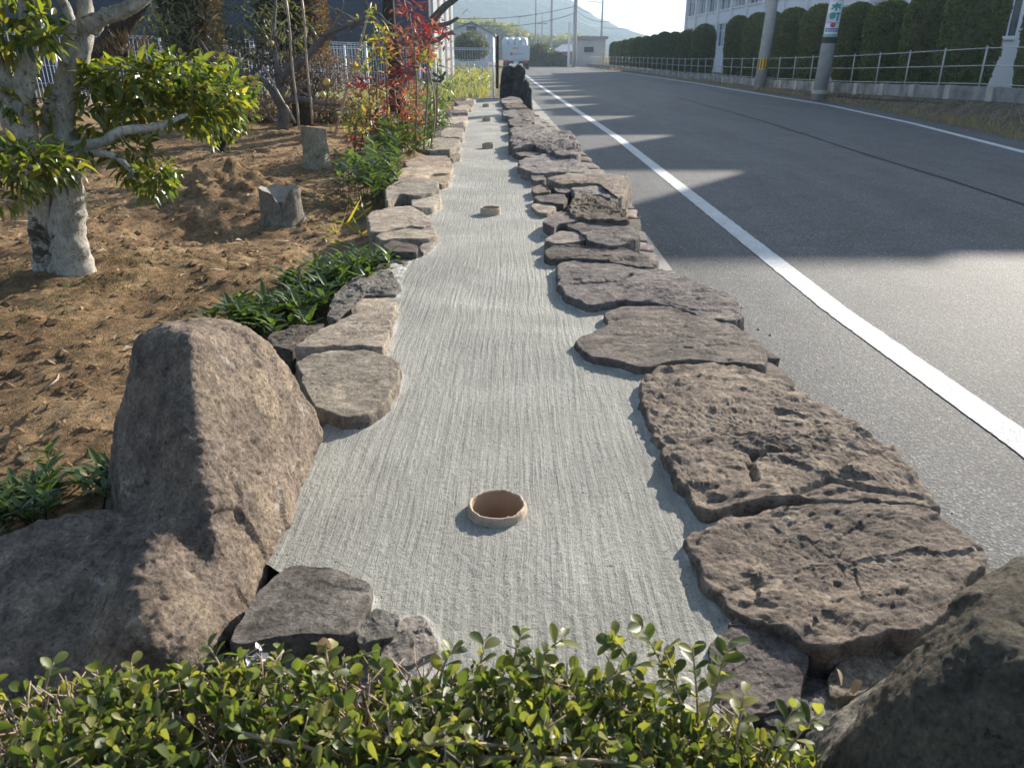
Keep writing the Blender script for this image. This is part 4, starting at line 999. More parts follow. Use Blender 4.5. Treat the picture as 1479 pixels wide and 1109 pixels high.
# ------------------------------------------------------------------ stumps
def stump(px0, px1, ybase, ytop, d, label, notch=False):
    d = GS((px0 + px1) / 2, ybase).y
    a = P(px0, ybase, d); b = P(px1, ybase, d); r = (b - a).length / 2; c = (a + b) / 2; h = P((px0 + px1) / 2, ytop, d).z - c.z
    t = thing("tree_stump", label, "tree stump", tuple(c))
    N = 40; V = []; F = []
    L = 12
    zs = [-.12] + [h * k / L for k in range(L + 1)]
    for j, z in enumerate(zs):
        for k in range(N):
            an = 2 * math.pi * k / N
            fl = 1.0 + 0.16 * math.exp(-max(0, z) / (h * .18)) * (1 + .5 * math.sin(an * 5 + 1))
            top = h * (1 + (0.06 * math.cos(an + 2.6)))
            if notch:
                nn = math.exp(-((((an - R(285) + math.pi) % (2 * math.pi)) - math.pi) / 0.35) ** 2)
                top = h * (1 - 0.6 * nn + 0.03 * math.sin(an * 7))
            zz = z if z < 0 else z / h * top
            rr = r * fl * (1 + 0.05 * noise.noise(Vector((math.cos(an) * 2, math.sin(an) * 2, zz * 6 + px0))))
            if notch: rr *= 1 - 0.35 * nn * (max(0, z) / h)
            V.append((c.x + rr * math.cos(an), c.y + rr * math.sin(an) * .95, c.z + zz))
    for j in range(len(zs) - 1):
        for k in range(N):
            k2 = (k + 1) % N; F.append((j * N + k, j * N + k2, (j + 1) * N + k2, (j + 1) * N + k))
    np_mesh("bark", V, F, M['bark_old'] if notch else M['bark_stump'], t, True)
    V2 = []; F2 = []; base = (len(zs) - 1) * N
    for s in (1.0, .8, .55, .3):
        for k in range(N):
            v = V[base + k]; zc = c.z + h * (.45 if notch else 1.0) * 1.0
            V2.append((c.x + (v[0] - c.x) * s * .999, c.y + (v[1] - c.y) * s * .999, v[2] * (1 if s == 1 else s) + (zc) * (0 if s == 1 else 1 - s) - 0.002 + .004 * noise.noise(Vector((v[0] * 40 * s, v[1] * 40, s * 9)))))
    for j in range(3):
        for k in range(N):
            k2 = (k + 1) % N; F2.append((j * N + k, j * N + k2, (j + 1) * N + k2, (j + 1) * N + k))
    F2.append(tuple(range(3 * N, 4 * N)))
    np_mesh("cut_face", V2, F2, M['cut_grey'] if notch else M['cut_wood'], t, True)
stump(440, 476, 241, 184, 7.3, "smooth sawn tree stump standing upright in front of the bare fruit tree")
stump(380, 437, 320, 271, 4.9, "old grey split tree stump with a notch, in bare soil", True)

# ------------------------------------------------------------------ bed plants
def rosette_bed(name, label, pts, count, hgt, spread, leaf_len, shape, mat, parts=150, ground=-0.06, seed=1):
    t = thing(name, label, "plants", tuple(pts[0]))
    rnd = np.random.default_rng(seed)
    pos = []; D = []; N = []; S = []
    st = MB()
    for i in range(count):
        k = rnd.integers(0, len(pts) - 1); f = rnd.random()
        c = pts[k].lerp(pts[k + 1], f) + Vector((rnd.normal(0, spread), rnd.normal(0, spread * .8), 0))
        c.z = soil_h(c.x, c.y)
        hh = hgt * rnd.uniform(.55, 1.15); top = c + Vector((rnd.normal(0, .03), rnd.normal(0, .03), hh))
        st.tube([c, top], [.0025, .0015], 5)
        m_ = rnd.integers(7, 12)
        for j in range(m_):
            an = j * 2.4 + rnd.random(); el = rnd.uniform(.25, 1.25); u = .35 + .65 * j / m_
            pos.append(tuple(c.lerp(top, u))); D.append((math.cos(an), math.sin(an), el)); N.append((-math.cos(an) * .6, -math.sin(an) * .6, 1)); S.append(leaf_len * rnd.uniform(.65, 1.15))
    st.build("stems", M['lily_leaf'], t, True, "stuff")
    leaves(t, shape, np.array(pos), np.array(D), np.array(N), np.array(S), mat, parts)
    return t
g = lambda a, b: G(a, b, -0.05)
rosette_bed("ground_plants", "bed of low green lance leaved plants between the soil and the tan stones", [g(345, 470), g(420, 462), g(470, 420), g(540, 385)], 130, .10, .085, .085, LEAF_SLIM if False else leaf_shape(1.0, .27, .2, .2, 5, 1.0), M['lily_leaf'], 300, seed=3)
rosette_bed("ground_plants", "low green leaved plants growing from behind the left lump of the tall boulder", [Vector((-1.0, 1.42, -.05)), Vector((-1.18, 1.5, -.05)), Vector((-.93, 1.56, -0.05))], 34, .07, .05, .06, leaf_shape(1.0, .27, .2, .2, 5, 1.0), M['lily_leaf'], 150, seed=5)
rosette_bed("ground_plants", "dark green leafy plants at the edge of the stones below the red shrub", [g(535, 300), g(560, 255), g(600, 205)], 90, .34, .10, .11, leaf_shape(1.0, .33, .2, .2, 5, 1.0), M['lily_leaf'], 150, seed=6)
# thin grass sprouts
m = MB()
gr_t = thing("grass_sprouts", "few thin yellow green grass blades sprouting from bare soil below the split stump", "grass", tuple(g(500, 320)))
pos = []; D = []; S = []
for (a, b) in ((470, 300), (500, 318), (515, 300), (530, 310), (485, 330), (505, 345), (520, 330)):
    c = g(a, b); c.z = soil_h(c.x, c.y)
    for j in range(4): pos.append(tuple(c)); D.append((random.gauss(0, 1), random.gauss(0, .5), random.uniform(.2, 1))); S.append(random.uniform(.1, .22))
leaves(gr_t, BLADE, np.array(pos), np.array(D), rvec(len(pos), 1), np.array(S) * 1.0, M['yel_leaf'], 28, part_name="blade")

# ------------------------------------------------------------------ red and green canes (heavenly bamboo kind of shrub)
def cane_shrub(label, bases, clusters, d, cat="shrub"):
    t = thing("cane_shrub", label, cat, tuple(P(bases[0][0], bases[0][1], d)))
    st = MB()
    for (a, b, a2, b2) in bases:
        p0 = P(a, b, d + random.uniform(-.2, .2)); p1 = P(a2, b2, d + random.uniform(-.3, .3))
        md_ = p0.lerp(p1, .5) + Vector((random.gauss(0, .04), 0, 0)); st.tube(spline([p0, md_, p1], 4), lerpl([.009, .008, .004], 9), 7)
    st.build("canes", M['stem_red'], t, True)
    for mk in ('red_leaf', 'brown_leaf', 'yel_leaf', 'lily_leaf'):
        pos = []; D = []; N = []; S = []
        for (a, b, rx, ry, n, mm) in clusters:
            if mm != mk: continue
            for i in range(int(n * 1.8)):
                q = P(a + random.gauss(0, rx), b + random.gauss(0, ry), d + random.gauss(0, .18))
                pos.append(tuple(q)); D.append((random.gauss(0, .8), random.gauss(0, .8), random.gauss(.15 if mk != 'brown_leaf' else .6, .5))); N.append((random.gauss(0, .5), random.gauss(0, .5), 1)); S.append(random.uniform(.055, .105))
        if pos: leaves(t, leaf_shape(1, .26, .2, .25, 4, .9), np.array(pos), np.array(D), np.array(N), np.array(S), M[mk], 75)
    return t
cane_shrub("tall cane shrub with red, bronze and yellow green leaves beside the concrete strip",
    [(520, 215, 505, 140), (535, 220, 530, 100), (548, 225, 548, 40), (560, 225, 552, 60), (600, 205, 592, 20), (595, 215, 578, 90), (612, 215, 620, 60), (622, 215, 620, 100), (630, 180, 632, 90), (525, 225, 515, 170), (575, 215, 570, 130), (585, 210, 600, 70)],
    [(592, 12, 14, 5, 26, 'red_leaf'), (615, 45, 14, 9, 40, 'red_leaf'), (640, 55, 6, 9, 12, 'red_leaf'), (520, 122, 10, 6, 32, 'red_leaf'), (548, 130, 6, 6, 14, 'red_leaf'), (560, 165, 18, 12, 50, 'red_leaf'), (520, 205, 12, 8, 46, 'red_leaf'), (545, 185, 10, 10, 36, 'red_leaf'), (568, 188, 8, 5, 20, 'red_leaf'), (585, 110, 14, 10, 40, 'red_leaf'),
     (590, 60, 22, 14, 70, 'brown_leaf'), (600, 85, 18, 10, 44, 'brown_leaf'), (588, 150, 12, 14, 40, 'brown_leaf'), (600, 175, 12, 14, 30, 'brown_leaf'), (575, 125, 12, 10, 20, 'brown_leaf'), (600, 140, 10, 5, 12, 'brown_leaf'),
     (545, 50, 10, 10, 26, 'yel_leaf'), (548, 75, 14, 10, 36, 'yel_leaf'), (525, 100, 10, 10, 26, 'yel_leaf'), (620, 82, 9, 7, 36, 'yel_leaf'), (530, 150, 14, 14, 55, 'yel_leaf'), (515, 180, 14, 10, 40, 'yel_leaf'), (560, 200, 24, 12, 40, 'yel_leaf'), (535, 20, 8, 8, 10, 'yel_leaf'),
     (540, 215, 18, 12, 60, 'lily_leaf'), (575, 210, 20, 14, 60, 'lily_leaf'), (610, 205, 14, 10, 34, 'lily_leaf'), (510, 165, 8, 10, 20, 'lily_leaf')], 7.6)
sh = thing("low_shrub", "small green shrub by the fence between the red shrub and the concrete strip", "shrub", tuple(P(620, 160, 11)))
pos, D, N, S = blob_leaves([pb(630, 128, 11, .3, .3, .18), pb(620, 150, 10.5, .25, .3, .2), pb(622, 172, 10, .25, .3, .2), pb(605, 165, 10, .2, .3, .2)], 4200, .09)
leaves(sh, LEAF_SLIM, pos, D, N, S, M['lily_leaf'], 40)
m = MB(); m.tube([P(620, 185, 10.2), P(624, 130, 10.6)], [.03, .01], 7); m.build("stem", M['stem_red'], sh, True)

# ------------------------------------------------------------------ bare fruit tree with stakes
ft = thing("fruit_tree", "bare grey fruit tree with crooked branches and a few yellow fruits", "tree", tuple(P(408, 182, 9.5)))
fd = 9.5
def fl_(pts, r, n=8): 
    m = MB(); c = spline([P(a, b, fd + e) for a, b, e in pts], 5); m.tube(c, lerpl([x * .72 for x in r], len(c)), n, True, .25); return m
for pts, r, nm in (
    ([(408, 186, 0), (410, 165, 0), (405, 145, 0), (404, 120, 0), (402, 105, .1)], [.10, .085, .085, .07, .05], "trunk"),
    ([(404, 125, 0), (412, 108, -.1), (440, 85, -.2), (462, 62, -.2), (478, 46, -.3), (505, 36, -.3), (525, 28, -.3)], [.07, .06, .055, .05, .04, .03, .02], "limb"),
    ([(410, 160, 0), (385, 122, -.1), (360, 110, -.1), (335, 105, -.1), (318, 95, -.1), (302, 78, 0), (290, 60, 0)], [.06, .05, .05, .045, .035, .025, .015], "limb"),
    ([(408, 150, 0), (430, 143, -.2), (465, 150, -.3), (492, 152, -.3)], [.05, .045, .035, .02], "limb"),
    ([(402, 110, 0), (398, 80, .2), (394, 50, .2), (398, 0, .3), (395, -60, .3)], [.045, .035, .03, .022, .015], "limb"),
    ([(405, 165, 0), (395, 175, -.2), (380, 150, -.3), (365, 125, -.3)], [.03, .03, .025, .015], "limb"),
    ([(525, 28, -.3), (545, 20, -.3), (558, 32, -.3), (570, 38, -.2)], [.02, .022, .018, .01], "limb"),
    ([(478, 46, -.3), (482, 30, -.3), (495, 8, -.3), (490, -20, -.3)], [.025, .02, .014, .01], "limb")):
    fl_(pts, r).build(nm, M['bark_grey'], ft, True)
m = MB()
for i in range(160):
    a, b = random.choice([(385, 122), (360, 110), (335, 105), (318, 95), (440, 85), (462, 62), (478, 46), (505, 36), (465, 150), (402, 80), (430, 143), (405, 110)])
    p = P(a + random.gauss(0, 10), b + random.gauss(0, 8), fd + random.gauss(0, .2)); q = p + Vector((random.gauss(0, .16), random.gauss(0, .1), random.uniform(.0, .28)))
    m.tube([p, p.lerp(q, .5) + Vector((random.gauss(0, .02), 0, .01)), q], [.007, .006, .003], 5)
m.build("twigs", M['bark_grey'], ft, True, "stuff")
fb = bmesh.new(); bmesh.ops.create_uvsphere(fb, u_segments=12, v_segments=8, radius=.03); fm = bpy.data.meshes.new("fruit"); fb.to_mesh(fm); fb.free(); fm.materials.append(M['fruit'])
fm.polygons.foreach_set("use_smooth", [True] * len(fm.polygons))
for (a, b) in ((389, 64), (392, 63), (470, 120), (473, 118), (466, 136), (362, 112), (354, 115), (366, 122), (350, 134), (372, 110), (467, 138)):
    o = bpy.data.objects.new("fruit", fm); COL.objects.link(o); o.parent = ft; o.location = P(a, b, fd - .2) - OFF[ft.name]
for k, (a, b, c, e, d, lab) in enumerate(((432, 188, 413, -4, 8.6, "thin bamboo cane, leftmost of those leaning by the bare fruit tree"), (451, 180, 436, -4, 8.8, "thin upright bamboo cane just right of the fruit tree trunk"), (482, 198, 536, 4, 8.4, "bamboo cane leaning to the right beside the red shrub"), (427, 178, 380, 95, 8.9, "short bamboo cane leaning left across the bare fruit tree"))):
    p, q = P(a, b, d), P(c, e, d + .2); m = MB(); pts = [p.lerp(q, i / 10) + Vector((.006 * math.sin(i), 0, 0)) for i in range(11)]
    m.tube(pts, [.011 + .002 * (i % 2) for i in range(11)], 8); o = m.build("bamboo_cane", M['bamboo'], None, True); tag(o, lab, "cane", "bamboo canes around the fruit tree")

# trunk behind the red shrub with cut branches
tr = thing("pruned_tree", "dark pruned tree with short bare branches behind the red shrub", "tree", tuple(P(574, 160, 10.5)))
for pts, r, nm in (
    ([(574, 165), (573, 120), (568, 70), (562, 30), (560, -40)], [.11, .10, .09, .08, .06], "trunk"),
    ([(600, 100), (612, 60), (622, 35), (640, 12), (662, -4)], [.04, .05, .055, .045, .03], "limb"),
    ([(620, 45), (632, 38), (648, 34), (662, 26)], [.03, .03, .025, .015], "limb"), ([(618, 62), (632, 58), (645, 50), (655, 46)], [.03, .03, .025, .02], "limb"),
    ([(573, 110), (590, 110), (602, 98)], [.06, .05, .04], "limb"), ([(625, 105), (636, 112), (644, 104)], [.02, .02, .014], "limb"), ([(622, 115), (634, 118), (642, 112)], [.02, .02, .014], "limb"), ([(560, 45), (540, 30), (526, 0)], [.04, .03, .02], "limb")):
    m = MB(); c = spline([P(a, b, 10.5) for a, b in pts], 5); m.tube(c, lerpl(r, len(c)), 9, True, .25); m.build(nm, M['bark_grey' if nm == 'limb' else 'bark_dark'], tr, True)

pos, D, N, S = blob_leaves([((-1.9, 10.4, 2.7), .9, .9, .55), ((-2.7, 10.7, 2.5), .8, .8, .5), ((-1.3, 10.9, 2.9), .7, .8, .45), ((-3.3, 10.2, 2.9), .7, .7, .5)], 900, .10)  # crown added out of view, only to dapple the garden soil with shade
leaves(tr, LEAF_LOW, pos, D, N, S, M['olive_leaf'], 0, rest_name="crown")
# clipped conifers at the back
def column_conifer(label, px0, px1, ybot, d, mat_l, mat_r, top=4.2):
    a = P(px0, ybot, d); b = P(px1, ybot, d); w = (b.x - a.x) / 2; c = (a + b) / 2
    t = thing("conifer", label, "tree", (c.x, c.y, -0.05))
    m = MB(); m.tube([(c.x, d, -.1), (c.x + .05, d, 1.0), (c.x + .03, d, top)], [.16, .13, .06], 10, True, .2); m.build("trunk", M['bark_dark'], t, True)
    V = []; F = []; n = 24; L = 22
    for j in range(L + 1):
        z = c.z + (top - c.z) * j / L; rr = w * .82 * (1 - .15 * j / L) * (.35 if j == 0 else 1)
        for k in range(n):
            an = 2 * math.pi * k / n; r_ = rr * (1 + .22 * noise.noise(Vector((math.cos(an) * 1.6, math.sin(an) * 1.6, z * 2 + px0)))); V.append((c.x + r_ * math.cos(an), d + r_ * math.sin(an), z))
    for j in range(L):
        for k in range(n): F.append((j * n + k, j * n + (k + 1) % n, (j + 1) * n + (k + 1) % n, (j + 1) * n + k))
    np_mesh("crown", V, F, M['bark_dark'], t, True)
    for side, mt, nn in ((-1, mat_l, 6500), (1, mat_r, 9000)):  # browner leaves on the right put the backlit edge into the colour
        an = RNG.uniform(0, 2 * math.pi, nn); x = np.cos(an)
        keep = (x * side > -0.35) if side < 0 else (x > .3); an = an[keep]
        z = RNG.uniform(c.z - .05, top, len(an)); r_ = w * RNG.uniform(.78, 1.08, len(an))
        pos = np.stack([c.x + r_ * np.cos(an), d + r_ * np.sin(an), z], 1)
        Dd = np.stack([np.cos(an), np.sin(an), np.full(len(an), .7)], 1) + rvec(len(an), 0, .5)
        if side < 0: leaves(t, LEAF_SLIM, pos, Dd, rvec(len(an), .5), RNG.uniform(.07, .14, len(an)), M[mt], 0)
        else: leaves(t, LEAF_SLIM, pos, Dd, rvec(len(an), .3), RNG.uniform(.05, .10, len(an)), M[mt], 0, rest_name="backlit_foliage")
column_conifer("columnar conifer with a brown sunlit side, above the glossy leaved bush", 246, 322, 85, 11.5, 'conifer_leaf', 'pine_leaf')
column_conifer("columnar conifer with rust brown right side behind the bare fruit tree", 384, 474, 90, 11.5, 'conifer_leaf', 'pine_leaf')
# loose olive like branches
ol = thing("olive_shrub", "loose grey green shrub with narrow leaves between the two conifers", "shrub", tuple(P(345, 130, 10.6)))
pos, D, N, S = blob_leaves([pb(345, 30, 10.6, .35, .4, .3), pb(360, 60, 10.6, .3, .4, .18), pb(372, 15, 10.6, .3, .3, .3), pb(290, 40, 10.4, .3, .3, .35), pb(275, 75, 10.4, .25, .3, .15), pb(420, 30, 10.4, .3, .3, .3), pb(410, 65, 10.3, .2, .2, .12), pb(215, 45, 10.4, .3, .3, .2), pb(235, 20, 10.4, .3, .3, .3), pb(350, 75, 10.6, .25, .3, .1)], 2000, .11)
leaves(ol, LEAF_SLIM, pos, D, N, S, M['olive_leaf'], 60)
m = MB()
for (a, b, c, e) in ((352, 150, 345, 40), (352, 150, 372, 20), (350, 130, 300, 45), (352, 120, 415, 40), (345, 120, 240, 50)):
    m.tube(spline([P(a, b, 10.6), P((a + c) / 2 + 8, (b + e) / 2, 10.6), P(c, e, 10.6)], 4), lerpl([.03, .02, .008], 9), 6)
m.build("stems", M['bark_grey'], ol, True)
# leaning dark pine with a flat pad
pn = thing("pine_tree", "dark leaning pine with one flat clipped pad of needles", "tree", tuple(P(140, 120, 8.5)))
for pts, r, nm in (([(138, 130), (140, 90), (160, 60), (182, 25), (205, -5), (215, -60)], [.16, .14, .12, .11, .09, .05], "trunk"), ([(148, 82), (165, 82), (185, 76)], [.05, .04, .03], "limb")):
    m = MB(); c = spline([P(a, b, 8.5) for a, b in pts], 5); m.tube(c, lerpl(r, len(c)), 10, True, .3); m.build(nm, M['bark_dark'], pn, True)
pos, D, N, S = blob_leaves([pb(187, 68, 8.3, .24, .3, .10), pb(165, 72, 8.3, .18, .25, .08)], 9000, .055)
D[:, 2] = np.abs(D[:, 2]) + .3
leaves(pn, BLADE, pos, D, N, S * 1.6, M['pine_leaf'], 0)
# brown clipped low hedge and dead-leaf shrub along the fence
lh = thing("brown_hedge", "low clipped brown hedge in front of the wire fence", "hedge", tuple(P(390, 180, 12)))
pos, D, N, S = blob_leaves([pb(a, 162, 12.2, .5, .4, .2) for a in range(345, 520, 24)], 9000, .05)
leaves(lh, LEAF_LOW, pos, D, N, S, M['pine_leaf'], 0)
m = MB()
for a in range(345, 520, 12): m.tube([P(a, 182, 12.2), P(a + random.gauss(0, 3), 160, 12.2)], [.02, .01], 6)
m.build("stems", M['bark_dark'], lh, True, "stuff")
ds = thing("dry_shrub", "rounded shrub of dry brown leaves in front of the wire fence", "shrub", tuple(P(440, 145, 11)))
pos, D, N, S = blob_leaves([pb(440, 100, 11, .55, .4, .26), pb(415, 95, 11, .3, .4, .2), pb(480, 105, 11, .35, .4, .25), pb(400, 130, 11, .4, .4, .2), pb(460, 130, 11, .5, .4, .2)], 7000, .05)
leaves(ds, LEAF_LOW, pos, D, N, S, M['dry_leaf'], 0)
m = MB()
for a in range(410, 480, 8): m.tube([P(442, 160, 11), P(a, 100, 11)], [.02, .006], 6)
m.build("stems", M['bark_dark'], ds, True, "stuff")

# moss under the tree and on the open soil
mp = []
for i in range(15000):
    if i % 3: x = random.gauss(-2.0, .42); y = random.gauss(3.1, .42)
    else: x = random.uniform(-3.0, -.9); y = random.uniform(1.7, 3.6)
    if x > soil_right(y) - .15 or noise.noise(Vector((x * 3.2, y * 3.2, 2))) < .02: continue
    mp.append((x, y, soil_h(x, y) - .002))
mp = np.array(mp); k_ = len(mp)
o = leaves(bordT, BLADE, mp, rvec(k_, .9, .6), rvec(k_, .3), RNG.uniform(.012, .03, k_) * 1.0, M['moss_blade'], 0, rest_name="moss")
o.parent = None; o.location = bordT.location
# soil litter
lt = []
for i in range(3000):
    x = random.uniform(-4.2, -0.55); y = random.uniform(1.2, 10) ; 
    if x > soil_right(y) - .08: continue
    lt.append((x, y, soil_h(x, y) + .008))
lt = np.array(lt); nn = len(lt)
o = leaves(bordT, LEAF_LOW, lt, rvec(nn, .1) * np.array([1, 1, .3]), rvec(nn, 1.6, .5), RNG.uniform(.018, .05, nn), M['litter'], 0, rest_name="fallen_leaves")
o.parent = None; o.location = (bordT.location.x, bordT.location.y, bordT.location.z)
m = MB()
for i in range(5500):
    x = random.uniform(-3.8, -0.5); y = 1.2 + 7.5 * random.random() ** 1.4
    if x > soil_right(y) - .05: continue
    z = soil_h(x, y); s = random.choice((.006, .008, .012, .02)) * random.uniform(.6, 1.4)
    c = Vector((x, y, z)); V = []
    for (a, b, e) in ((1, 0, 0), (-1, 0, 0), (0, 1, 0), (0, -1, 0), (0, 0, 1), (0, 0, -1)):
        V.append(c + Vector((a, b, e * .7)) * s * random.uniform(.7, 1.3))
    m.add(V, [(0, 2, 4), (2, 1, 4), (1, 3, 4), (3, 0, 4), (2, 0, 5), (1, 2, 5), (3, 1, 5), (0, 3, 5)])
m.build("soil_crumbs", M['soil'], None, False, "stuff")
m = MB()
for i in range(40):
    x = random.uniform(-3.2, -0.6); y = random.uniform(1.4, 7)
    if x > soil_right(y) - .1: continue
    a = random.uniform(0, 6.28); L = random.uniform(.04, .2); z = soil_h(x, y) + .008
    m.tube([(x, y, z), (x + L * .5 * math.cos(a), y + L * .5 * math.sin(a), z + .008), (x + L * math.cos(a + .3), y + L * math.sin(a + .3), soil_h(x + L * math.cos(a), y + L * math.sin(a)) + .006)], [.004, .004, .002], 5)
m.build("twig_litter", M['twig'], None, True, "stuff")
# pebbles of note on the soil
for k, (a, b, s, lab) in enumerate(((35, 655, .035, "dark clod lying on bare soil left of the tall boulder"), (128, 622, .03, "flat dry leaf shaped chip on the soil beside the tall boulder"))):
    c = G(a, b, -0.05); c.z = soil_h(c.x, c.y)
    pts = [c + Vector((random.gauss(0, s * .5), random.gauss(0, s * .5), abs(random.gauss(0, s * (.35 if k == 0 else .1))))) for _ in range(16)]
    boulder("clod", [pts], M['mortar'] if k else M['boulder_dark'], lab, .006, .003, 1, cat="clod")

# ------------------------------------------------------------------ wire fences
def wire_fence(label, A, B, z0, z1, z0b, z1b, np_, step=0.06, posts=True):
    t = thing("wire_fence", label, "fence", (A[0], A[1], z0))
    A = Vector((A[0], A[1], 0)); B = Vector((B[0], B[1], 0)); L = (B - A).length
    for k in range(np_):
        m = MB(); n = int(L / np_ / step)
        for i in range(n + 1):
            f = (k + i / n) / np_; p = A.lerp(B, f); a = z0 + (z0b - z0) * f; b = z1 + (z1b - z1) * f
            m.tube([(p.x, p.y, a), (p.x, p.y, b)], .0035, 4, False)
        for hf in (0.02, .3, .55, .78, .97, 1.0):
            f0, f1 = k / np_, (k + 1) / np_; p, q = A.lerp(B, f0), A.lerp(B, f1)
            zz = lambda f: (z0 + (z0b - z0) * f) + ((z1 + (z1b - z1) * f) - (z0 + (z0b - z0) * f)) * hf
            m.tube([(p.x, p.y, zz(f0)), (q.x, q.y, zz(f1))], .005 if hf < .95 else .009, 4, False)
        m.build("wire_panel", M['wire_white'], t)
    for k in range(np_ + 1):
        f = k / np_; p = A.lerp(B, f); m = MB(); m.tube([(p.x, p.y, z0 + (z0b - z0) * f - .2), (p.x, p.y, z1 + (z1b - z1) * f + .03)], .024, 10); m.build("post", M['wire_white'], t, True)
    return t
q0 = P(712, 72, 18.3); 
wire_fence("white wire mesh fence at the end of the concrete strip, its post standing clear", (-6.9, 18.3), (q0.x, 18.3), -.12, 1.06, -.05, 1.0, 4, .055)
fa, fb_ = P(150, 44, 14.2), P(510, 62.5, 14.8)
wire_fence("white wire mesh fence in shade along the back of the garden behind the shrubs", (-9.5, 14.0), (-2.6, 14.9), P(150, 150, 14.2).z, fa.z, P(510, 150, 14.8).z, fb_.z, 4, .06)
m = MB(); m.bbox((-10, 14.0, -.15), (-2.6, 14.06, .05)); o = m.build("fence_plinth", M['kerb'], None); o.rotation_euler = (0, 0, 0); 
o["kind"] = "structure"
p0, p1 = P(718, 108, 19.0), P(719, 52, 19.0)
m = MB(); m.tube([p0 - Vector((0, 0, .3)), p0.lerp(p1, .5), p1], [.034, .034, .03], 8, True, .1); o = m.build("wooden_post", M['bark_dark'], None, True); tag(o, "dark old wooden post right behind the white fence post", "post")

# weeds past the fence
fw = []
n = 9000
x = RNG.uniform(-6, -0.7, n); y = 18.9 + 26 * RNG.random(n) ** 1.6
D = rvec(n, 1.2, .5); s = RNG.uniform(.12, .42, n)
pos = np.stack([x, y, np.full(n, -.15)], 1)
leaves(bordT, BLADE, pos, D, rvec(n, .3), s, M['weed'], 0, rest_name="weeds")
w_ = [o for o in bpy.data.objects if o.name.startswith("weeds")][0]; w_.parent = None; w_.location = bordT.location
n = 500
wp = thing("weed_patch", "patch of leafy yellow green weeds past the fence at the strip end", "weeds", (-1.3, 21, -.12))
pos, D, N, S = blob_leaves([pb(a, b, 21 + i * .3, .5, .6, .25) for i, (a, b) in enumerate(((660, 120), (680, 112), (695, 110), (650, 128), (672, 105), (690, 125)))], 900, .09)
leaves(wp, LEAF_LOW, pos, D, N, S, M['weed'], 0)

# ------------------------------------------------------------------ buildings on the left
b1 = thing("shed", "big shed hung with dark blue grey sheeting behind the garden, white corrugated end wall", "building", (-9, 24, -.1))
xr = P(621, 60, 24).x
m = MB()
# sheeting with folds
xs_ = np.linspace(-22, xr, 160); zs_ = np.linspace(-.2, 6.0, 20); V = []; F = []
for j, z in enumerate(zs_):
    for i_, x in enumerate(xs_):
        V.append((x, 24 + .07 * math.sin(x * 3.1 + .6 * math.sin(z)) + .05 * noise.noise(Vector((x * 1.3, z * .6, 0))), z))
nx_ = len(xs_); i_ = np.arange(nx_ * len(zs_)).reshape(len(zs_), nx_)
F = np.stack([i_[:-1, :-1], i_[:-1, 1:], i_[1:, 1:], i_[1:, :-1]], -1).reshape(-1, 4)
np_mesh("sheeting", V, F, M['sheet_dark'], b1, True)
m.bbox((-22, 24.2, -.2), (xr - .02, 32.5, 6.0)); m.build("wall", M['sheet_dark'], b1)
V = []; F = []; yy = np.linspace(24.0, 33.0, 121)
for i_, y in enumerate(yy):
    xx = xr + .035 * (1 if (i_ // 2) % 2 else -1) + .02; V += [(xx, y, -.2), (xx, y, 6.0)]
    if i_: F.append((2 * i_ - 2, 2 * i_, 2 * i_ + 1, 2 * i_ - 1))
np_mesh("corrugated_wall", V, F, M['sheet_white'], b1)
m = MB()
for y in (24.0, 26.2, 28.6, 31): m.bbox((xr + .05, y, -.2), (xr + .13, y + .1, 6))
m.build("downpipe", M['frame_grey'], b1)
m = MB(); m.bbox((-22.3, 23.6, 6.0), (xr + .3, 33.4, 6.12)); m.build("roof", M['roof_grey'], b1)

b2 = thing("warehouse", "pale blue gabled warehouse with a dark loft opening beyond the fence", "building", (-6, 105, 0))
D2 = 105
def z_at(py, d): return P(700, py, d).z
xl, xr2, zp, ze = P(645, 60, D2).x, P(712, 60, D2).x, z_at(34, D2), z_at(50, D2)
xl -= 1.0; xm = (P(682, 60, D2).x)
V = [(xl, D2, -.3), (xr2, D2, -.3), (xr2, D2, ze), (xm, D2, zp), (xl, D2, ze), (xl, D2 + 12, -.3), (xr2, D2 + 12, -.3), (xr2, D2 + 12, ze), (xm, D2 + 12, zp), (xl, D2 + 12, ze)]
np_mesh("wall", V, [(0, 1, 2, 3, 4), (1, 6, 7, 2), (5, 0, 4, 9), (6, 5, 9, 8, 7)], M['shed_blue'], b2)
m = MB()
for (a, za, b, zb) in ((xl - .3, ze - .1, xm, zp + .1), (xm, zp + .1, xr2 + .3, ze - .1)):
    m.add([(a, D2 - .3, za), (b, D2 - .3, zb), (b, D2 + 12.3, zb), (a, D2 + 12.3, za), (a, D2 - .3, za + .15), (b, D2 - .3, zb + .15), (b, D2 + 12.3, zb + .15), (a, D2 + 12.3, za + .15)], [(0, 1, 5, 4), (4, 5, 6, 7), (0, 3, 2, 1), (1, 2, 6, 5), (2, 3, 7, 6), (3, 0, 4, 7)])
m.build("roof", M['roof_grey'], b2)
a, b = P(674, 38, D2), P(688.5, 52, D2)
m = MB(); m.bbox((a.x, D2 - .05, b.z), (b.x, D2 + .1, a.z)); m.build("opening", M['dark'], b2)
m = MB(); m.bbox((xr2 - .9, D2 - .08, -.2), (xr2 - .7, D2 - .02, ze)); m.build("downpipe", M['frame_white'], b2)
# low white wall and car park fence in front
m = MB(); a = P(640, 80, 60); b = P(706, 96, 60); m.bbox((a.x - 3, 60, b.z - .3), (b.x, 60.15, b.z + .35))
o = m.build("boundary_wall", M['wall_white'], None); tag(o, "low white boundary wall in front of the pale blue warehouse", "wall")

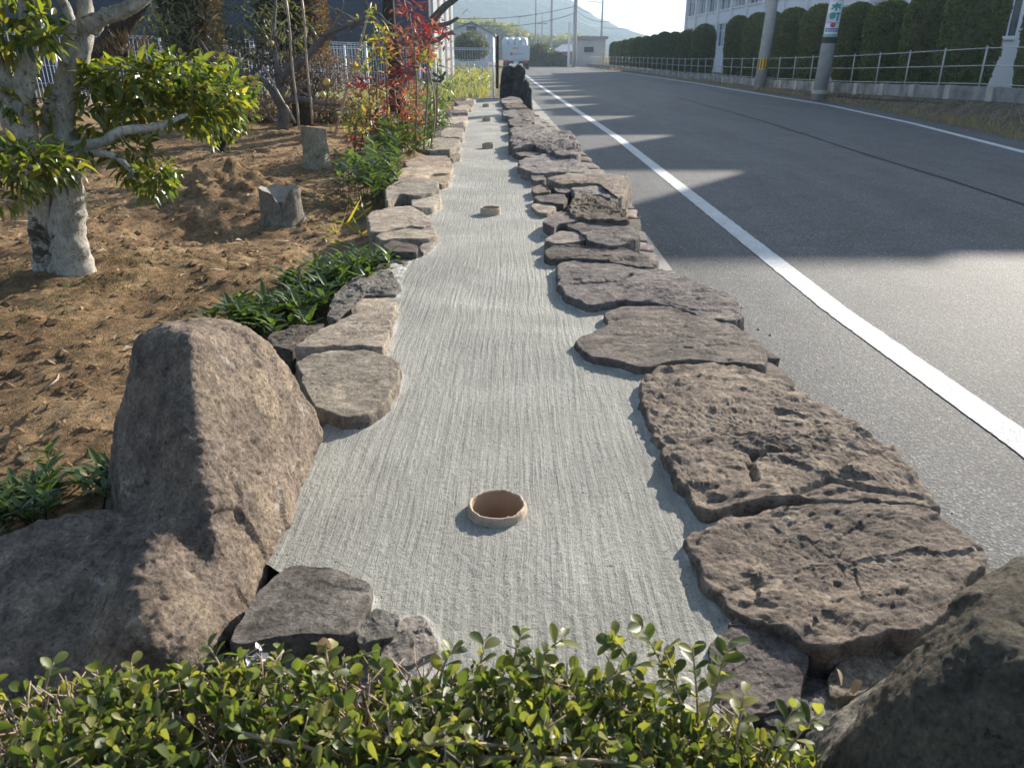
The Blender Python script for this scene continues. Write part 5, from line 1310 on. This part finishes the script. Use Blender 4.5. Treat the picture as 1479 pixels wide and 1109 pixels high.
def leafy(name, label, blobs, size, mat, dens, cat="tree", trunk=None, group=None, core=None):
    c = blobs[0][0]; t = thing(name, label, cat, (c[0], c[1], -.3), group)
    pos, D, N, S = blob_leaves(blobs, dens, size); leaves(t, LEAF_LOW, pos, D, N, S, M[mat], 0, rest_name="crown")
    m = MB()
    for (c, rx, ry, rz) in blobs[:2]:
        m.tube([(c[0], c[1], -.5), (c[0] + .05, c[1], c[2])], [.12 + rx * .04, .04], 7, True, .2)
    m.build("trunk", M['bark_dark'], t, True); return t
leafy("round_tree", "round olive green tree in front of the pale blue warehouse", [pb(680, 66, 70, 1.4, 1.2, 1.1), pb(672, 72, 70, 1.2, 1, .8), pb(690, 72, 70, 1.0, 1, .7)], .2, 'olive_leaf', 3000)
leafy("roadside_bush", "tall rounded bush at the bend right of the truck", [pb(772, 82, 92, 1.2, 1.2, 1.3), pb(782, 80, 92, 1.4, 1.2, 1.3), pb(776, 90, 92, 1.6, 1.2, .8)], .22, 'olive_leaf', 2600, "bush")
leafy("roadside_bush", "lower rounded bush at the bend by the thick utility pole", [pb(796, 87, 93, 1.2, 1.2, 1.0), pb(806, 89, 93, 1.1, 1.2, .8), pb(800, 93, 93, 1.2, 1, .6)], .22, 'olive_leaf', 2600, "bush")
# woods
wd = [pb(640 + 115 * t_, 40 + 26 * t_ + random.uniform(-4, 12), random.uniform(190, 250), random.uniform(4, 7), 5, random.uniform(2.5, 4.0)) for t_ in [random.random() for _ in range(26)]] + [pb(random.uniform(770, 850), random.uniform(62, 72), random.uniform(200, 260), 6, 5, 2.0) for _ in range(12)]
pos, D, N, S = blob_leaves(wd, 230, .9)
leaves(bordT, LEAF_LOW, pos, D, N, S, M['wood_far'], 0, rest_name="woods")
w_ = [o for o in bpy.data.objects if o.name.startswith("woods")][0]; w_.parent = None; w_.location = bordT.location

# hill
HD = 900
prof = [(-3000, 150), (-1500, 175), (-900, 190), (-500, 200), (-250, 175), (-120, 120), (-60, 86)]
for a, b in ((745, 30), (775, 22), (805, 1), (822, 12), (840, 26), (862, 40), (890, 49), (930, 57), (985, 62), (1100, 66), (1400, 72)):
    pass
ridge = [(P(a, b, HD).x, P(a, b, HD).z) for a, b in ((805, 0), (822, 14), (840, 27), (862, 40), (890, 50), (930, 57), (985, 63), (1100, 68), (1400, 74))]
prof = [(-3000, 130), (-1200, 185), (-600, 200), (-250, 170), (-60, 95)] + ridge + [(3000, 10)]
xs_ = np.concatenate([np.linspace(-3000, -400, 40), np.linspace(-390, 700, 240), np.linspace(720, 3000, 30)]); V = []
ny_ = 22
for j in range(ny_):
    t = j / (ny_ - 1)
    for x in xs_:
        h = interp(prof, x); e = math.sin(min(1, t * 1.6) * math.pi / 2) if t < .625 else math.cos((t - .625) / .375 * math.pi / 2)
        V.append((x, HD - 420 + 420 * t * 1.6, -2 + (h + 2) * e + (10 if -60 < x else 16) * fbm((x, j * 30, 0), .012, 5) * min(1, t * 3) * .5 + 2.5 * noise.noise(Vector((x * .12, j * 3, 1))) * min(1, t * 3)))
i_ = np.arange(len(xs_) * ny_).reshape(ny_, len(xs_))
F = np.stack([i_[:-1, :-1], i_[:-1, 1:], i_[1:, 1:], i_[1:, :-1]], -1).reshape(-1, 4)
np_mesh("hill", V, F, M['hill'], None, True, "structure")

# small building at the bend
b3 = thing("small_building", "small weathered flat roofed building at the bend of the road", "building", (8.5, 95, RZ))
a, b = P(833, 57, 95), P(873, 100, 95)
m = MB(); m.bbox((a.x, 95, RZ - .1), (b.x, 99, a.z)); m.build("wall", M['house_grey'], b3)
m = MB(); m.bbox((a.x - .25, 94.7, a.z), (b.x + .25, 99.3, a.z + .3)); m.build("roof", M['roof_grey'], b3)
c, e = P(842, 66, 95), P(859, 78, 95)
m = MB(); m.bbox((c.x, 94.93, e.z), (e.x, 95.02, c.z)); w = m.build("window", M['frame_grey'], b3)
m = MB(); m.bbox((c.x + .15, 94.88, e.z + .15), (e.x - .15, 94.92, c.z - .15)); m.build("pane", M['glass'], w)
b4 = thing("low_house", "low house with dark grey roof behind the roadside bushes", "building", (5.5, 110, RZ))
a, b = P(803, 75, 110), P(832, 98, 110)
m = MB(); m.bbox((a.x, 110, RZ - .2), (b.x + 1, 116, a.z)); m.build("wall", M['red_brick'], b4)
m = MB(); zr_ = P(820, 64, 110).z
m.add([(a.x - .4, 109.6, a.z), (b.x + 1.4, 109.6, a.z), (b.x + 1.4, 116.4, a.z), (a.x - .4, 116.4, a.z), (a.x + 1, 113, zr_), (b.x + .4, 113, zr_)], [(0, 1, 5, 4), (1, 2, 5), (2, 3, 4, 5), (3, 0, 4), (3, 2, 1, 0)]); m.build("roof", M['roof_grey'], b4)
# dry bush by small building
leafy("dry_bush", "bare brownish bush at the corner of the small weathered building", [pb(870, 92, 88, .8, .6, .7), pb(876, 84, 88, .5, .5, .8)], .14, 'dry_grass', 700, "bush")

# ------------------------------------------------------------------ utility poles and wires
def pole(label, px, yb, d, r, top, extra=None):
    b = P(px, yb, d); t = thing("utility_pole", label, "utility pole", (b.x, d, b.z))
    m = MB(); m.tube([(b.x, d, b.z - .3), (b.x, d, b.z + 3), (b.x, d, top)], [r, r * .93, r * .72], 18, True); m.build("shaft", M['pole'], t, True); return t, b
tops = {}
for k, (px, yb, d, r, top, lab) in enumerate(((773.5, 70, 150, .17, 13, "slim pale pole, left of the two standing close together past the truck"), (783, 70, 165, .14, 8.0, "shorter pole with a crossarm right beside the slim pale pole"), (796, 75, 120, .2, 11.5, "dark pole with a street lamp arm above the roadside bushes"), (829, 99, 88, .24, 12, "thick utility pole rising beside the small weathered building"), (868, 70, 140, .2, 9.2, "leaning far pole above the small weathered building's roof"))):
    t, b = pole(lab, px, yb, d, r, top); tops[k] = (b.x, d, top)
    m = MB()
    if k == 1: m.box((b.x, d, 6.2), (1.0, .06, .06)); m.build("crossarm", M['wire_black'], t)
    if k == 2:
        m.tube([(b.x, d, 8.6), (b.x + .8, d, 9.0), (b.x + 1.6, d, 8.8)], .05, 6); m.box((b.x + 2.0, d, 8.7), (.5, .12, .08)); m.build("lamp_arm", M['frame_grey'], t)
    if k == 4: m.tube([(b.x, d, 8.4), (b.x - 1.4, d, 8.7), (b.x - 2.6, d, 8.6)], .06, 6); m.build("lamp_arm", M['frame_grey'], t)
    if k == 3: m.box((b.x - .6, d, b.z + 2.2), (.12, .12, 2.2)); m.build("cable_guard", M['frame_white'], t)
t = thing("street_lamp", "slender street lamp with a double head above the truck", "street lamp", (P(750, 70, 100).x, 100, RZ))
xx = P(750, 70, 100).x; zt = P(750, 24, 100).z
m = MB(); m.tube([(xx, 100, RZ), (xx, 100, zt)], [.09, .05], 8); m.build("pole", M['pole'], t, True)
m = MB(); m.box((xx - .35, 100, zt), (.35, .15, .06)); m.box((xx + .45, 100, zt - .06), (.35, .15, .06)); m.build("lamp_head", M['frame_white'], t)
def cable(label, p, q, sag, r=.018):
    pts = []
    for i in range(25):
        s = i / 24; v = Vector(p).lerp(Vector(q), s); v.z -= sag * 4 * s * (1 - s); pts.append(v)
    m = MB(); m.tube(pts, r, 4, False); o = m.build("cable", M['wire_black'], None, True); tag(o, label, "cable", "overhead cables"); return o
cable("upper overhead cable crossing the hill to the thick utility pole", P(640, 26, 86), P(829, 10, 88), .5, .035)
cable("lower overhead cable crossing the hill above the warehouse roof", P(640, 28.5, 86), P(829, 20, 88), .9, .035)
cable("overhead cable from the thick pole to the leaning far pole", P(829, 27, 88), P(868, 38, 140), .3, .035)
cable("long cable sagging across the pale sky between pole and school", P(829, 8, 88), P(925, -3, 70), 1.0, .02)
cable("second sagging cable in the pale sky just below the long one", P(829, 12, 88), P(940, -6, 70), 1.6, .02)
cable("thin distant cable level above the hedge tops", P(868, 40, 140), P(992, 41, 140), .3, .03)

LEAN = 0.04
def bigpole(label, px, yb, d, r, top):
    b = P(px, yb, d); t = thing("utility_pole", label, "utility pole", (b.x, d, b.z))
    m = MB(); m.tube([(b.x - LEAN * .3, d, b.z - .3), (b.x + LEAN * 2, d, b.z + 2.0), (b.x + LEAN * (top - b.z), d, top)], [r, r * .965, r * .75], 28, True); m.build("shaft", M['pole'], t, True); return t, b, r
def curved(b, r, d, z0, z1, a0, a1, n=10):
    V = []; F = []
    for i in range(n + 1):
        an = a0 + (a1 - a0) * i / n
        for z in (z0, z1): V.append((b.x + LEAN * (z - b.z) + r * math.sin(an), d - r * math.cos(an), z))
        if i: F.append((2 * i - 2, 2 * i, 2 * i + 1, 2 * i - 1))
    return V, F
d1 = 33.0; t1, bb1, r1 = bigpole("concrete utility pole with a yellow and black band in front of the clipped hedge", 1097, 126, d1, .215, 9.5)
z0, z1 = P(1100, 100, d1).z, P(1100, 85, d1).z
V, F = curved(bb1, r1 * .99, d1, z0, z1, R(-75), R(25)); np_mesh("warning_band", V, F, M['yellow'], t1)
for k in range(4):
    a = R(-70 + k * 30); V, F = curved(bb1, r1 * .99 + .006, d1, z0 + .02, z1 - .02, a, a + R(11), 3); np_mesh("band_stripe", V, F, M['black'], t1)
m = MB(); m.tube([(bb1.x - .16 + .144, d1 - .12, bb1.z + 3.6), (bb1.x - .15 + .33, d1 - .11, 8)], .03, 6); m.build("conduit", M['frame_white'], t1)
d2 = 25.8; t2, bb2, r2 = bigpole("utility pole carrying a white advertising plate with green characters", 1184, 133, d2, .21, 9.5)
z0, z1 = P(1195, 53, d2).z, P(1195, -30, d2).z; rr = r2 * 1.0
A0, A1 = R(-62), R(62); az = math.atan2(bb2.x, d2)
def onp(u0, u1, za, zb, lift): return curved(bb2, rr + lift, d2, za, zb, A0 - az + (A1 - A0) * u0, A0 - az + (A1 - A0) * u1, max(2, int(14 * abs(u1 - u0))))
V, F = onp(0, 1, z0, z1, .004); np_mesh("sign_plate", V, F, M['sign_white'], t2)
zz = lambda py: P(1195, py, d2).z
for (ya, yb_, mt, nm, u0, u1) in ((53.5, 49.5, 'sign_mint', "sign_band", 0.02, .98), (46.5, 41.5, 'sign_blue', "sign_band", .06, .98), (34.0, 33.2, 'sign_blue', "sign_line", .05, .95), (33, 20, 'sign_lilac', "sign_tint", .05, .5)):
    V, F = onp(u0, u1, zz(ya), zz(yb_), .007); np_mesh(nm, V, F, M[mt], t2)
for k in range(6):
    V, F = onp(.1 + k * .14, .17 + k * .14, zz(45.2), zz(43), .010); np_mesh("small_letter", V, F, M['sign_white'], t2)
for k in range(5):
    V, F = onp(.12 + k * .16, .2 + k * .16, zz(52.5), zz(50.5), .010); np_mesh("small_letter", V, F, M['sign_green'], t2)
# red fruit mark
V = []; 
for i in range(20):
    an = 2 * math.pi * i / 20; u = .55 + .17 * math.cos(an); a = A0 - az + (A1 - A0) * u; z = zz(37) + .062 * math.sin(an) * 1.1
    V.append((bb2.x + LEAN * (z - bb2.z) + (rr + .012) * math.sin(a), d2 - (rr + .012) * math.cos(a), z))
np_mesh("fruit_mark", V, [tuple(range(20))], M['sign_red'], t2)
V, F = onp(.6, .68, zz(35), zz(33.6), .013); np_mesh("fruit_stalk", V, F, M['sign_green'], t2)
def stroke(u0, y0, u1, y1, w=.05):
    n = 4; V = []; F = []
    for i in range(n + 1):
        f = i / n; u = u0 + (u1 - u0) * f; y = y0 + (y1 - y0) * f
        du, dy = (u1 - u0) * .42, (y1 - y0) * -.047; L = math.hypot(du, dy); ox, oz = -dy / L * w / 2, du / L * w / 2
        for s in (-1, 1):
            uu = u + s * ox / .42; a = A0 - az + (A1 - A0) * uu; zq = zz(y) + s * oz; V.append((bb2.x + LEAN * (zq - bb2.z) + (rr + .013) * math.sin(a), d2 - (rr + .013) * math.cos(a), zq))
        if i: F.append((2 * i - 2, 2 * i, 2 * i + 1, 2 * i - 1))
    return V, F
for (nm, strokes) in (("character", [(.3, -8, .8, -8), (.32, -4, .78, -4), (.35, 1, .35, -4), (.75, 1, .75, -4), (.55, -10, .55, -4), (.72, 1.0, .66, .4)]),
                      ("character", [(.28, 9, .85, 8), (.56, 5, .56, 17), (.55, 9, .28, 14.5), (.57, 9, .86, 13.5)]),
                      ("character", [(.30, 20, .30, 27), (.30, 20, .55, 20), (.55, 20, .55, 27), (.30, 23.4, .55, 23.4), (.42, 20, .42, 27), (.30, 27, .55, 27), (.62, 20.5, .9, 20.5), (.76, 20.5, .76, 31), (.76, 31, .68, 29.8)])):
    VV = []; FF = []
    for s in strokes:
        V, F = stroke(*s); b0 = len(VV); VV += V; FF += [tuple(i + b0 for i in f) for f in F]
    np_mesh(nm, VV, FF, M['sign_green'], t2)
za, zb = P(1190, 63, d2).z, P(1190, 54, d2).z
V, F = curved(bb2, r2 * 1.0 + .003, d2, za, zb, 0, 2 * math.pi, 24); np_mesh("dark_band", V, F, M['dark'], t2, True)
V, F = curved(bb2, r2 * 1.15, d2, bb2.z - .05, bb2.z + .06, 0, 2 * math.pi, 24); np_mesh("base_collar", V, F, M['kerb_pale'], t2, True)

# ------------------------------------------------------------------ right side: verge, block wall, pipe fence
WX = 10.2
def bank(y): return interp([(-5, .05), (18, -.03), (24.8, -.2), (33, -.33), (49, -.45), (140, -.46)], y)
def wx(y): return interp([(-5, 11.0), (17, 10.25), (50, 10.15), (75, 9.6), (95, 8.6), (120, 6)], y)
ysv = np.concatenate([np.linspace(-3, 40, 90), np.linspace(41, 120, 40)]); V = []
fr = [0, .15, .3, .5, .7, .85, 1.0, 1.02, 2.2]
for y in ysv:
    a = interp(LINE_R, y) + .65; b = wx(y) + .02
    if b < a + .15: a = b - .15
    for f in fr:
        x = a + (b - a) * f; z = RZ - .012 + (bank(y) - RZ) * (0 if f < .3 else min(1, (f - .3) / .6)) + .02 * fbm((x, y, 5), 2.0, 3) * (0 if f == 0 else 1)
        V.append((x, y, z))
i_ = np.arange(len(ysv) * len(fr)).reshape(len(ysv), len(fr))
F = np.stack([i_[:-1, :-1], i_[:-1, 1:], i_[1:, 1:], i_[1:, :-1]], -1).reshape(-1, 4)
np_mesh("verge", V, F, M['verge'], None, True, "structure")
n = 16000; y = 8 + 70 * RNG.random(n) ** 1.7
pos = []; 
for yy_ in y:
    a = interp(LINE_R, yy_) + .68; b = wx(yy_); f = abs(random.gauss(.12, .16)); f = min(f, .95)
    if random.random() < .2: f = random.random()
    x = a + (b - a) * f; pos.append((x, yy_, RZ - .02 + (bank(yy_) - RZ) * (0 if f < .3 else min(1, (f - .3) / .6))))
pos = np.array(pos); cl = np.array([noise.noise(Vector((p[0] * .9, p[1] * .5, 0))) for p in pos])
D = rvec(n, .9, .6); s = RNG.uniform(.05, .2, n) * (1 + .9 * np.clip(cl, -.6, 1))
leaves(bordT, BLADE, pos, D, rvec(n, .3), s, M['dry_grass'], 0, rest_name="dry_grass")
w_ = [o for o in bpy.data.objects if o.name.startswith("dry_grass")][0]; w_.parent = None; w_.location = bordT.location

bw = thing("block_wall", "low stained concrete wall with pale piers below the clipped hedge", "wall", (WX, 18, -.2))
pf = thing("pipe_fence", "white pipe rail fence standing on the low concrete wall by the school", "fence", (WX, 18, .1))
y = 9.0; k = 0; step = 1.72
prev = None
while y < 96:
    y2 = y + step; z = bank(y); zn = bank(y2); h = .27
    x, x2 = wx(y), wx(y2)
    vs = [(x, y, z - .4), (x + .12, y, z - .4), (x + .12, y, z + h), (x, y, z + h), (x2, y2, zn - .4), (x2 + .12, y2, zn - .4), (x2 + .12, y2, zn + h), (x2, y2, zn + h)]
    m = MB(); m.add(vs, [(0, 3, 7, 4), (3, 2, 6, 7), (2, 1, 5, 6), (0, 1, 2, 3), (4, 7, 6, 5)]); m.build("panel", M['blockwall'], bw)
    m = MB(); m.bbox((x - .03, y - .12, z - .4), (x + .15, y + .12, z + h + .01)); m.build("pier", M['kerb_pale'], bw)
    yp = y + .6; xp = wx(yp); zp_ = bank(yp) + h
    m = MB(); m.tube([(xp + .06, yp, zp_ - .05), (xp + .06, yp, zp_ + .82)], .019, 8); m.build("post", M['rail'], pf, True)
    if prev is not None:
        for hh in (.77, .42, .05):
            m = MB(); m.tube([(prev[0] + .06, prev[1], prev[2] + hh), (xp + .06, yp, zp_ + hh)], .0105, 6); m.build("rail", M['rail'], pf, True)
    prev = (xp, yp, zp_)
    y = y2; k += 1
sheet("school_ground", np.linspace(10.0, 40, 12), np.linspace(-10, 130, 40), lambda x, y: bank(y) + .02 if x > 10.6 else bank(y) - .1, M['ground'])

# clipped hedge trees
def hedge_mesh(seed):
    rnd = np.random.default_rng(seed); n, L = 30, 26; V = []; F = []
    def rad(t, an):
        b = (1 - abs(2 * t - .92) ** 3.2 * .55) if t > .06 else .62
        b = max(0.02, math.sqrt(max(0, 1 - max(0, (t - .72) / .28) ** 2.4))) * (1 if t > .4 else .84 + .16 * math.sin(t / .4 * math.pi / 2))
        return b * (1 + .10 * noise.noise(Vector((math.cos(an) * 1.5, math.sin(an) * 1.5, t * 4 + seed * 9))) + .07 * noise.noise(Vector((math.cos(an) * 4, math.sin(an) * 4, t * 11 + seed * 5))))
    for j in range(L + 1):
        t = j / L
        for k in range(n):
            an = 2 * math.pi * k / n; r_ = rad(t, an) * .95; V.append((r_ * math.cos(an), r_ * math.sin(an), t))
    for j in range(L):
        for k in range(n): F.append((j * n + k, j * n + (k + 1) % n, (j + 1) * n + (k + 1) % n, (j + 1) * n + k))
    F.append(tuple(range(n - 1, -1, -1)))
    F.append(tuple(L * n + k for k in range(n)))
    N_ = 9000; t = rnd.random(N_); an = rnd.uniform(0, 6.283, N_)
    r_ = np.array([rad(a, b) for a, b in zip(t, an)]) * rnd.uniform(.92, 1.06, N_)
    
    pos = np.stack([r_ * np.cos(an), r_ * np.sin(an), t], 1)
    Dd = np.stack([np.cos(an), np.sin(an), rnd.normal(.5, .5, N_)], 1) + rnd.normal(0, .5, (N_, 3))
    X, Y, Z_ = leaf_basis(Dd, rnd.normal(0, 1, (N_, 3))); s = rnd.uniform(.045, .085, N_)
    Q = QUAD[0]; W = (Q[None, :, 0, None] * X[:, None] + Q[None, :, 1, None] * Y[:, None] + Q[None, :, 2, None] * Z_[:, None]) * s[:, None, None]
    W[:, :, 2] *= .33; W = W + pos[:, None]
    b0 = len(V); V += [tuple(v) for v in W.reshape(-1, 3)]; F += [tuple(b0 + 4 * i + k for k in range(4)) for i in range(N_)]
    me = bpy.data.meshes.new("crown"); me.from_pydata(V, [], F); me.update(); me.materials.append(M['hedge_leaf']); return me
HM = [hedge_mesh(1), hedge_mesh(2), hedge_mesh(3)]
tb = MB(); tb.tube([(0, 0, -.3), (0.02, 0, .8)], [.11, .09], 8); 
tm = bpy.data.meshes.new("trunk"); tm.from_pydata(tb.V, [], tb.F); tm.update(); tm.materials.append(M['bark_dark'])
HL = ["clipped evergreen hedge tree cut off by the right edge of the photo", "broad clipped hedge tree just left of the bare wall gap near the right edge", "tall clipped hedge tree, second left of the wall gap by the right edge", "second hedge tree to the right of the advertising plate, round topped",
      "hedge tree touching the right side of the pole with the advertising plate", "clipped round topped hedge tree just left of the advertising plate", "clipped hedge tree right of the yellow banded pole", "clipped hedge tree directly behind the yellow banded pole",
      "clipped hedge tree left of the yellow banded pole", "clipped hedge tree right of the gap showing the pale school wall"]
hedges = [(1492, -45, 35), (1385, -22, 38), (1322, -12, 33), (1270, 3, 31), (1226, 6, 27), (1174, 8, 27), (1136, 13, 24), (1108, 19, 20), (1088, 20, 20), (1060, 24, 18), (1013, 36, 17), (990, 45, 15), (972, 47, 13), (957, 47, 12), (944, 51, 11), (932, 53, 10), (921, 54, 9), (911, 56, 9), (902, 58, 8), (894, 60, 8), (887, 61, 8)]
far_names = ["dark clipped hedge tree left of the gap showing the pale school wall", "second hedge tree left of the wall gap, lower and greener"]
for k, (px, ytop, hw) in enumerate(hedges):
    yy_ = 40
    for _ in range(14):
        X0 = wx(yy_) + 1.45; dep = X0 * FPX / (px - CX); yy_ = 0.5 * yy_ + 0.5 * min(94, (dep - .35) / cp)
    hgt = P(px, ytop, yy_).z - bank(yy_) - .2; r_ = hw * dep / FPX * 0.86
    lab = HL[k] if k < len(HL) else far_names[k - 10] if k < 12 else "one of the far clipped hedge trees merging into a row toward the bend"
    t = thing("hedge_tree", lab, "hedge tree", (X0, yy_, bank(yy_)), "clipped hedge trees along the school fence")
    c = bpy.data.objects.new("crown", HM[k % 3]); COL.objects.link(c); c.parent = t; c.scale = (r_, r_ * 1.15, hgt); c.location = (0, 0, .22); c.rotation_euler = (0, 0, k * 1.3)
    tr_ = bpy.data.objects.new("trunk", tm); COL.objects.link(tr_); tr_.parent = t

# ------------------------------------------------------------------ school building
BX = 15.6; Y0, Y1 = 21.9, 76.0; TOP = 7.5
sc = thing("school_building", "long white two storey school building behind the clipped hedge", "building", (BX, 40, -.4))
m = MB(); m.bbox((BX + .25, Y0, -.6), (BX + 11, Y1, TOP)); m.build("wall", M['wall_white'], sc)
nb = 14; bay = (Y1 - Y0) / nb
m = MB()
m.bbox((BX - .25, Y0 - .3, TOP), (BX + 11.3, Y1 + .3, TOP + .3)); m.build("roof", M['wall_white'], sc)
for i in range(nb + 1):
    y = Y0 + i * bay; m = MB(); m.bbox((BX - .12, y - .22, -.6), (BX + .3, y + .22, TOP - .002)); m.build("pilaster", M['wall_panel'], sc)
for i in range(nb):
    ya, yb_ = Y0 + i * bay + .222, Y0 + (i + 1) * bay - .222
    for (za, zb) in ((-.6, 1.35), (2.95, 3.85), (5.6, TOP - .003)):
        m = MB(); m.bbox((BX + .02, ya, za), (BX + .262, yb_, zb)); m.build("panel", M['wall_panel'], sc)
    for (za, zb) in ((1.35, 2.95), (3.85, 5.6)):
        m = MB(); w_ = .05
        m.bbox((BX + .10, ya, za), (BX + .2, ya + w_, zb)); m.bbox((BX + .10, yb_ - w_, za), (BX + .2, yb_, zb)); m.bbox((BX + .10, ya + w_, za), (BX + .2, yb_ - w_, za + w_)); m.bbox((BX + .10, ya + w_, zb - w_), (BX + .2, yb_ - w_, zb))
        for f in (.25, .5, .75): yc = ya + (yb_ - ya) * f; m.bbox((BX + .115, yc - .025, za + w_), (BX + .185, yc + .025, zb - w_))
        m.bbox((BX + .125, ya + w_, za + (zb - za) * .68), (BX + .175, yb_ - w_, za + (zb - za) * .68 + .04))
        wnd = m.build("window", M['frame_white'], sc)
        for f in range(4):
            yc0 = ya + w_ + (yb_ - ya - 2 * w_) * f / 4 + .03; yc1 = ya + w_ + (yb_ - ya - 2 * w_) * (f + 1) / 4 - .03
            m = MB(); m.bbox((BX + .145, yc0, za + w_), (BX + .155, yc1, zb - w_)); m.build("pane", M['blind'] if (i * 4 + f) % 3 == 0 else M['glass'], wnd)
        m = MB(); m.bbox((BX - .06, ya - .002, za - .06), (BX + .018, yb_ + .002, za + .012)); m.build("sill", M['frame_white'], wnd)
for i in range(11):  # unseen blocks added on the roof to throw shadow stripes across the road
    y = Y0 + 2.3 + i * 4.6; m = MB(); m.bbox((BX + .1, y, TOP + .3), (BX + 2.2, y + 2.0, TOP + 1.75)); m.build("shadow_block", M['wall_white'], sc)

# ------------------------------------------------------------------ truck
td = 75.0; tc = P(745.5, 101, td); tx, tz = tc.x, RZ
tk = thing("truck", "white truck seen from behind with wrapped bundles on its bed", "truck", (tx, td, tz))
W = 1.18
m = MB(); m.bbox((tx - W, td, tz + .75), (tx + W, td + 4.8, tz + .95)); m.build("bed", M['truck_white'], tk)
m = MB(); m.bbox((tx - W + .02, td - .06, tz + .97), (tx + W - .02, td, tz + 2.0)); tg = m.build("tailgate", M['truck_white'], tk)
m = MB(); m.bbox((tx - .35, td - .085, tz + 1.72), (tx + .2, td - .062, tz + 1.84)); m.build("label_plate", M['yellow'], tg)
V = [(tx - .42 + .14 * math.cos(a * .52), td - .07, tz + 1.3 + .14 * math.sin(a * .52)) for a in range(12)]; np_mesh("logo_mark", V, [tuple(range(12))], M['orange'], tg)
m = MB()
for k in range(7): m.bbox((tx - .2 + k * .14, td - .085, tz + 1.24), (tx - .11 + k * .14, td - .062, tz + 1.24 + .12 + .03 * (k % 2)))
m.build("lettering", M['frame_grey'], tg)
for s in (-1, 1):
    m = MB(); m.bbox((tx + s * W - .03, td, tz + .96), (tx + s * W + .03, td + 4.8, tz + 1.9)); m.build("side_panel", M['truck_white'], tk)
    m = MB(); m.bbox((tx + s * .9 - .2, td - .08, tz + .52), (tx + s * .9 + .2, td - .02, tz + .74)); m.build("tail_light", M['red_lamp'], tk)
    for yy_ in (.9, 5.6):
        m = MB(); m.tube([(tx + s * (W - .28), td + yy_, tz + .42), (tx + s * (W - .02), td + yy_, tz + .42)], .42, 20); wh = m.build("wheel", M['rubber'], tk, False)
        m = MB(); m.tube([(tx + s * (W - .0), td + yy_, tz + .42), (tx + s * (W + .01), td + yy_, tz + .42)], .2, 14); m.build("rim", M['frame_grey'], wh)
    m = MB(); m.bbox((tx + s * .85 - .22, td + .3, tz + .2), (tx + s * .85 + .22, td + .33, tz + .62)); m.build("mudflap", M['rubber'], tk)
m = MB(); m.bbox((tx - .85, td - .04, tz + .5), (tx + .85, td + .1, tz + .7)); m.build("bumper", M['dark'], tk)
m = MB(); m.bbox((tx - .22, td - .06, tz + .5), (tx + .22, td - .045, tz + .7)); m.build("number_plate", M['sign_white'], tk)
bm = bmesh.new(); bmesh.ops.create_cube(bm, size=2); bmesh.ops.bevel(bm, geom=bm.edges[:], offset=.25, segments=3, affect='EDGES')
cm = bpy.data.meshes.new("cab"); bm.to_mesh(cm); bm.free(); cm.materials.append(M['truck_white'])
cb = bpy.data.objects.new("cab", cm); COL.objects.link(cb); cb.parent = tk; cb.location = (0, 5.9, 1.65); cb.scale = (W, .95, 1.0); OFF[cb.name] = Vector((tx, td, tz))
m = MB(); m.bbox((-.7, -1.04, .15), (.7, -1.005, .7)); o = np_mesh("rear_window", m.V, m.F, M['glass'], None); o.parent = cb
for k, (dx, s) in enumerate(((-.95, .42), (-.42, .5), (.15, .52), (.72, .48))):
    me = bpy.data.meshes.new("bundle"); bm = bmesh.new(); bmesh.ops.create_icosphere(bm, subdivisions=3, radius=1)
    for v in bm.verts:
        p = v.co; p = Vector([math.copysign(abs(c) ** .7, c) for c in p]); v.co = p * (1 + .08 * noise.noise(p * 3 + Vector((k, 0, 0))))
    bm.to_mesh(me); bm.free(); me.materials.append(M['tarp']); me.polygons.foreach_set("use_smooth", [True] * len(me.polygons))
    o = bpy.data.objects.new("cargo_bundle", me); COL.objects.link(o); o.location = (tx + dx * 1.0, td + 1.4, tz + 2.05); o.scale = (.36, .9, .62)
    tag(o, ["pale wrapped bundle on the truck bed, leftmost over the tailgate", "pale wrapped bundle second from the left on the truck bed", "pale wrapped bundle second from the right on the truck bed", "pale wrapped bundle on the truck bed, rightmost over the tailgate"][k], "bundle", "bundles on the truck bed")

# ------------------------------------------------------------------ air
HAZE = 0.0008
if HAZE:
    m = MB(); m.bbox((-3400, -300, -3.0), (3400, 4200, 240)); o = m.build("haze", None, None, False, "stuff")
    hm, nt, out = newmat("haze_air")
    pv = nt.nodes.new("ShaderNodeVolumePrincipled"); pv.inputs["Color"].default_value = (.58, .78, 1.0, 1); pv.inputs["Density"].default_value = HAZE; pv.inputs["Anisotropy"].default_value = 0.3
    nt.links.new(pv.outputs[0], out.inputs["Volume"]); o.data.materials.append(hm)
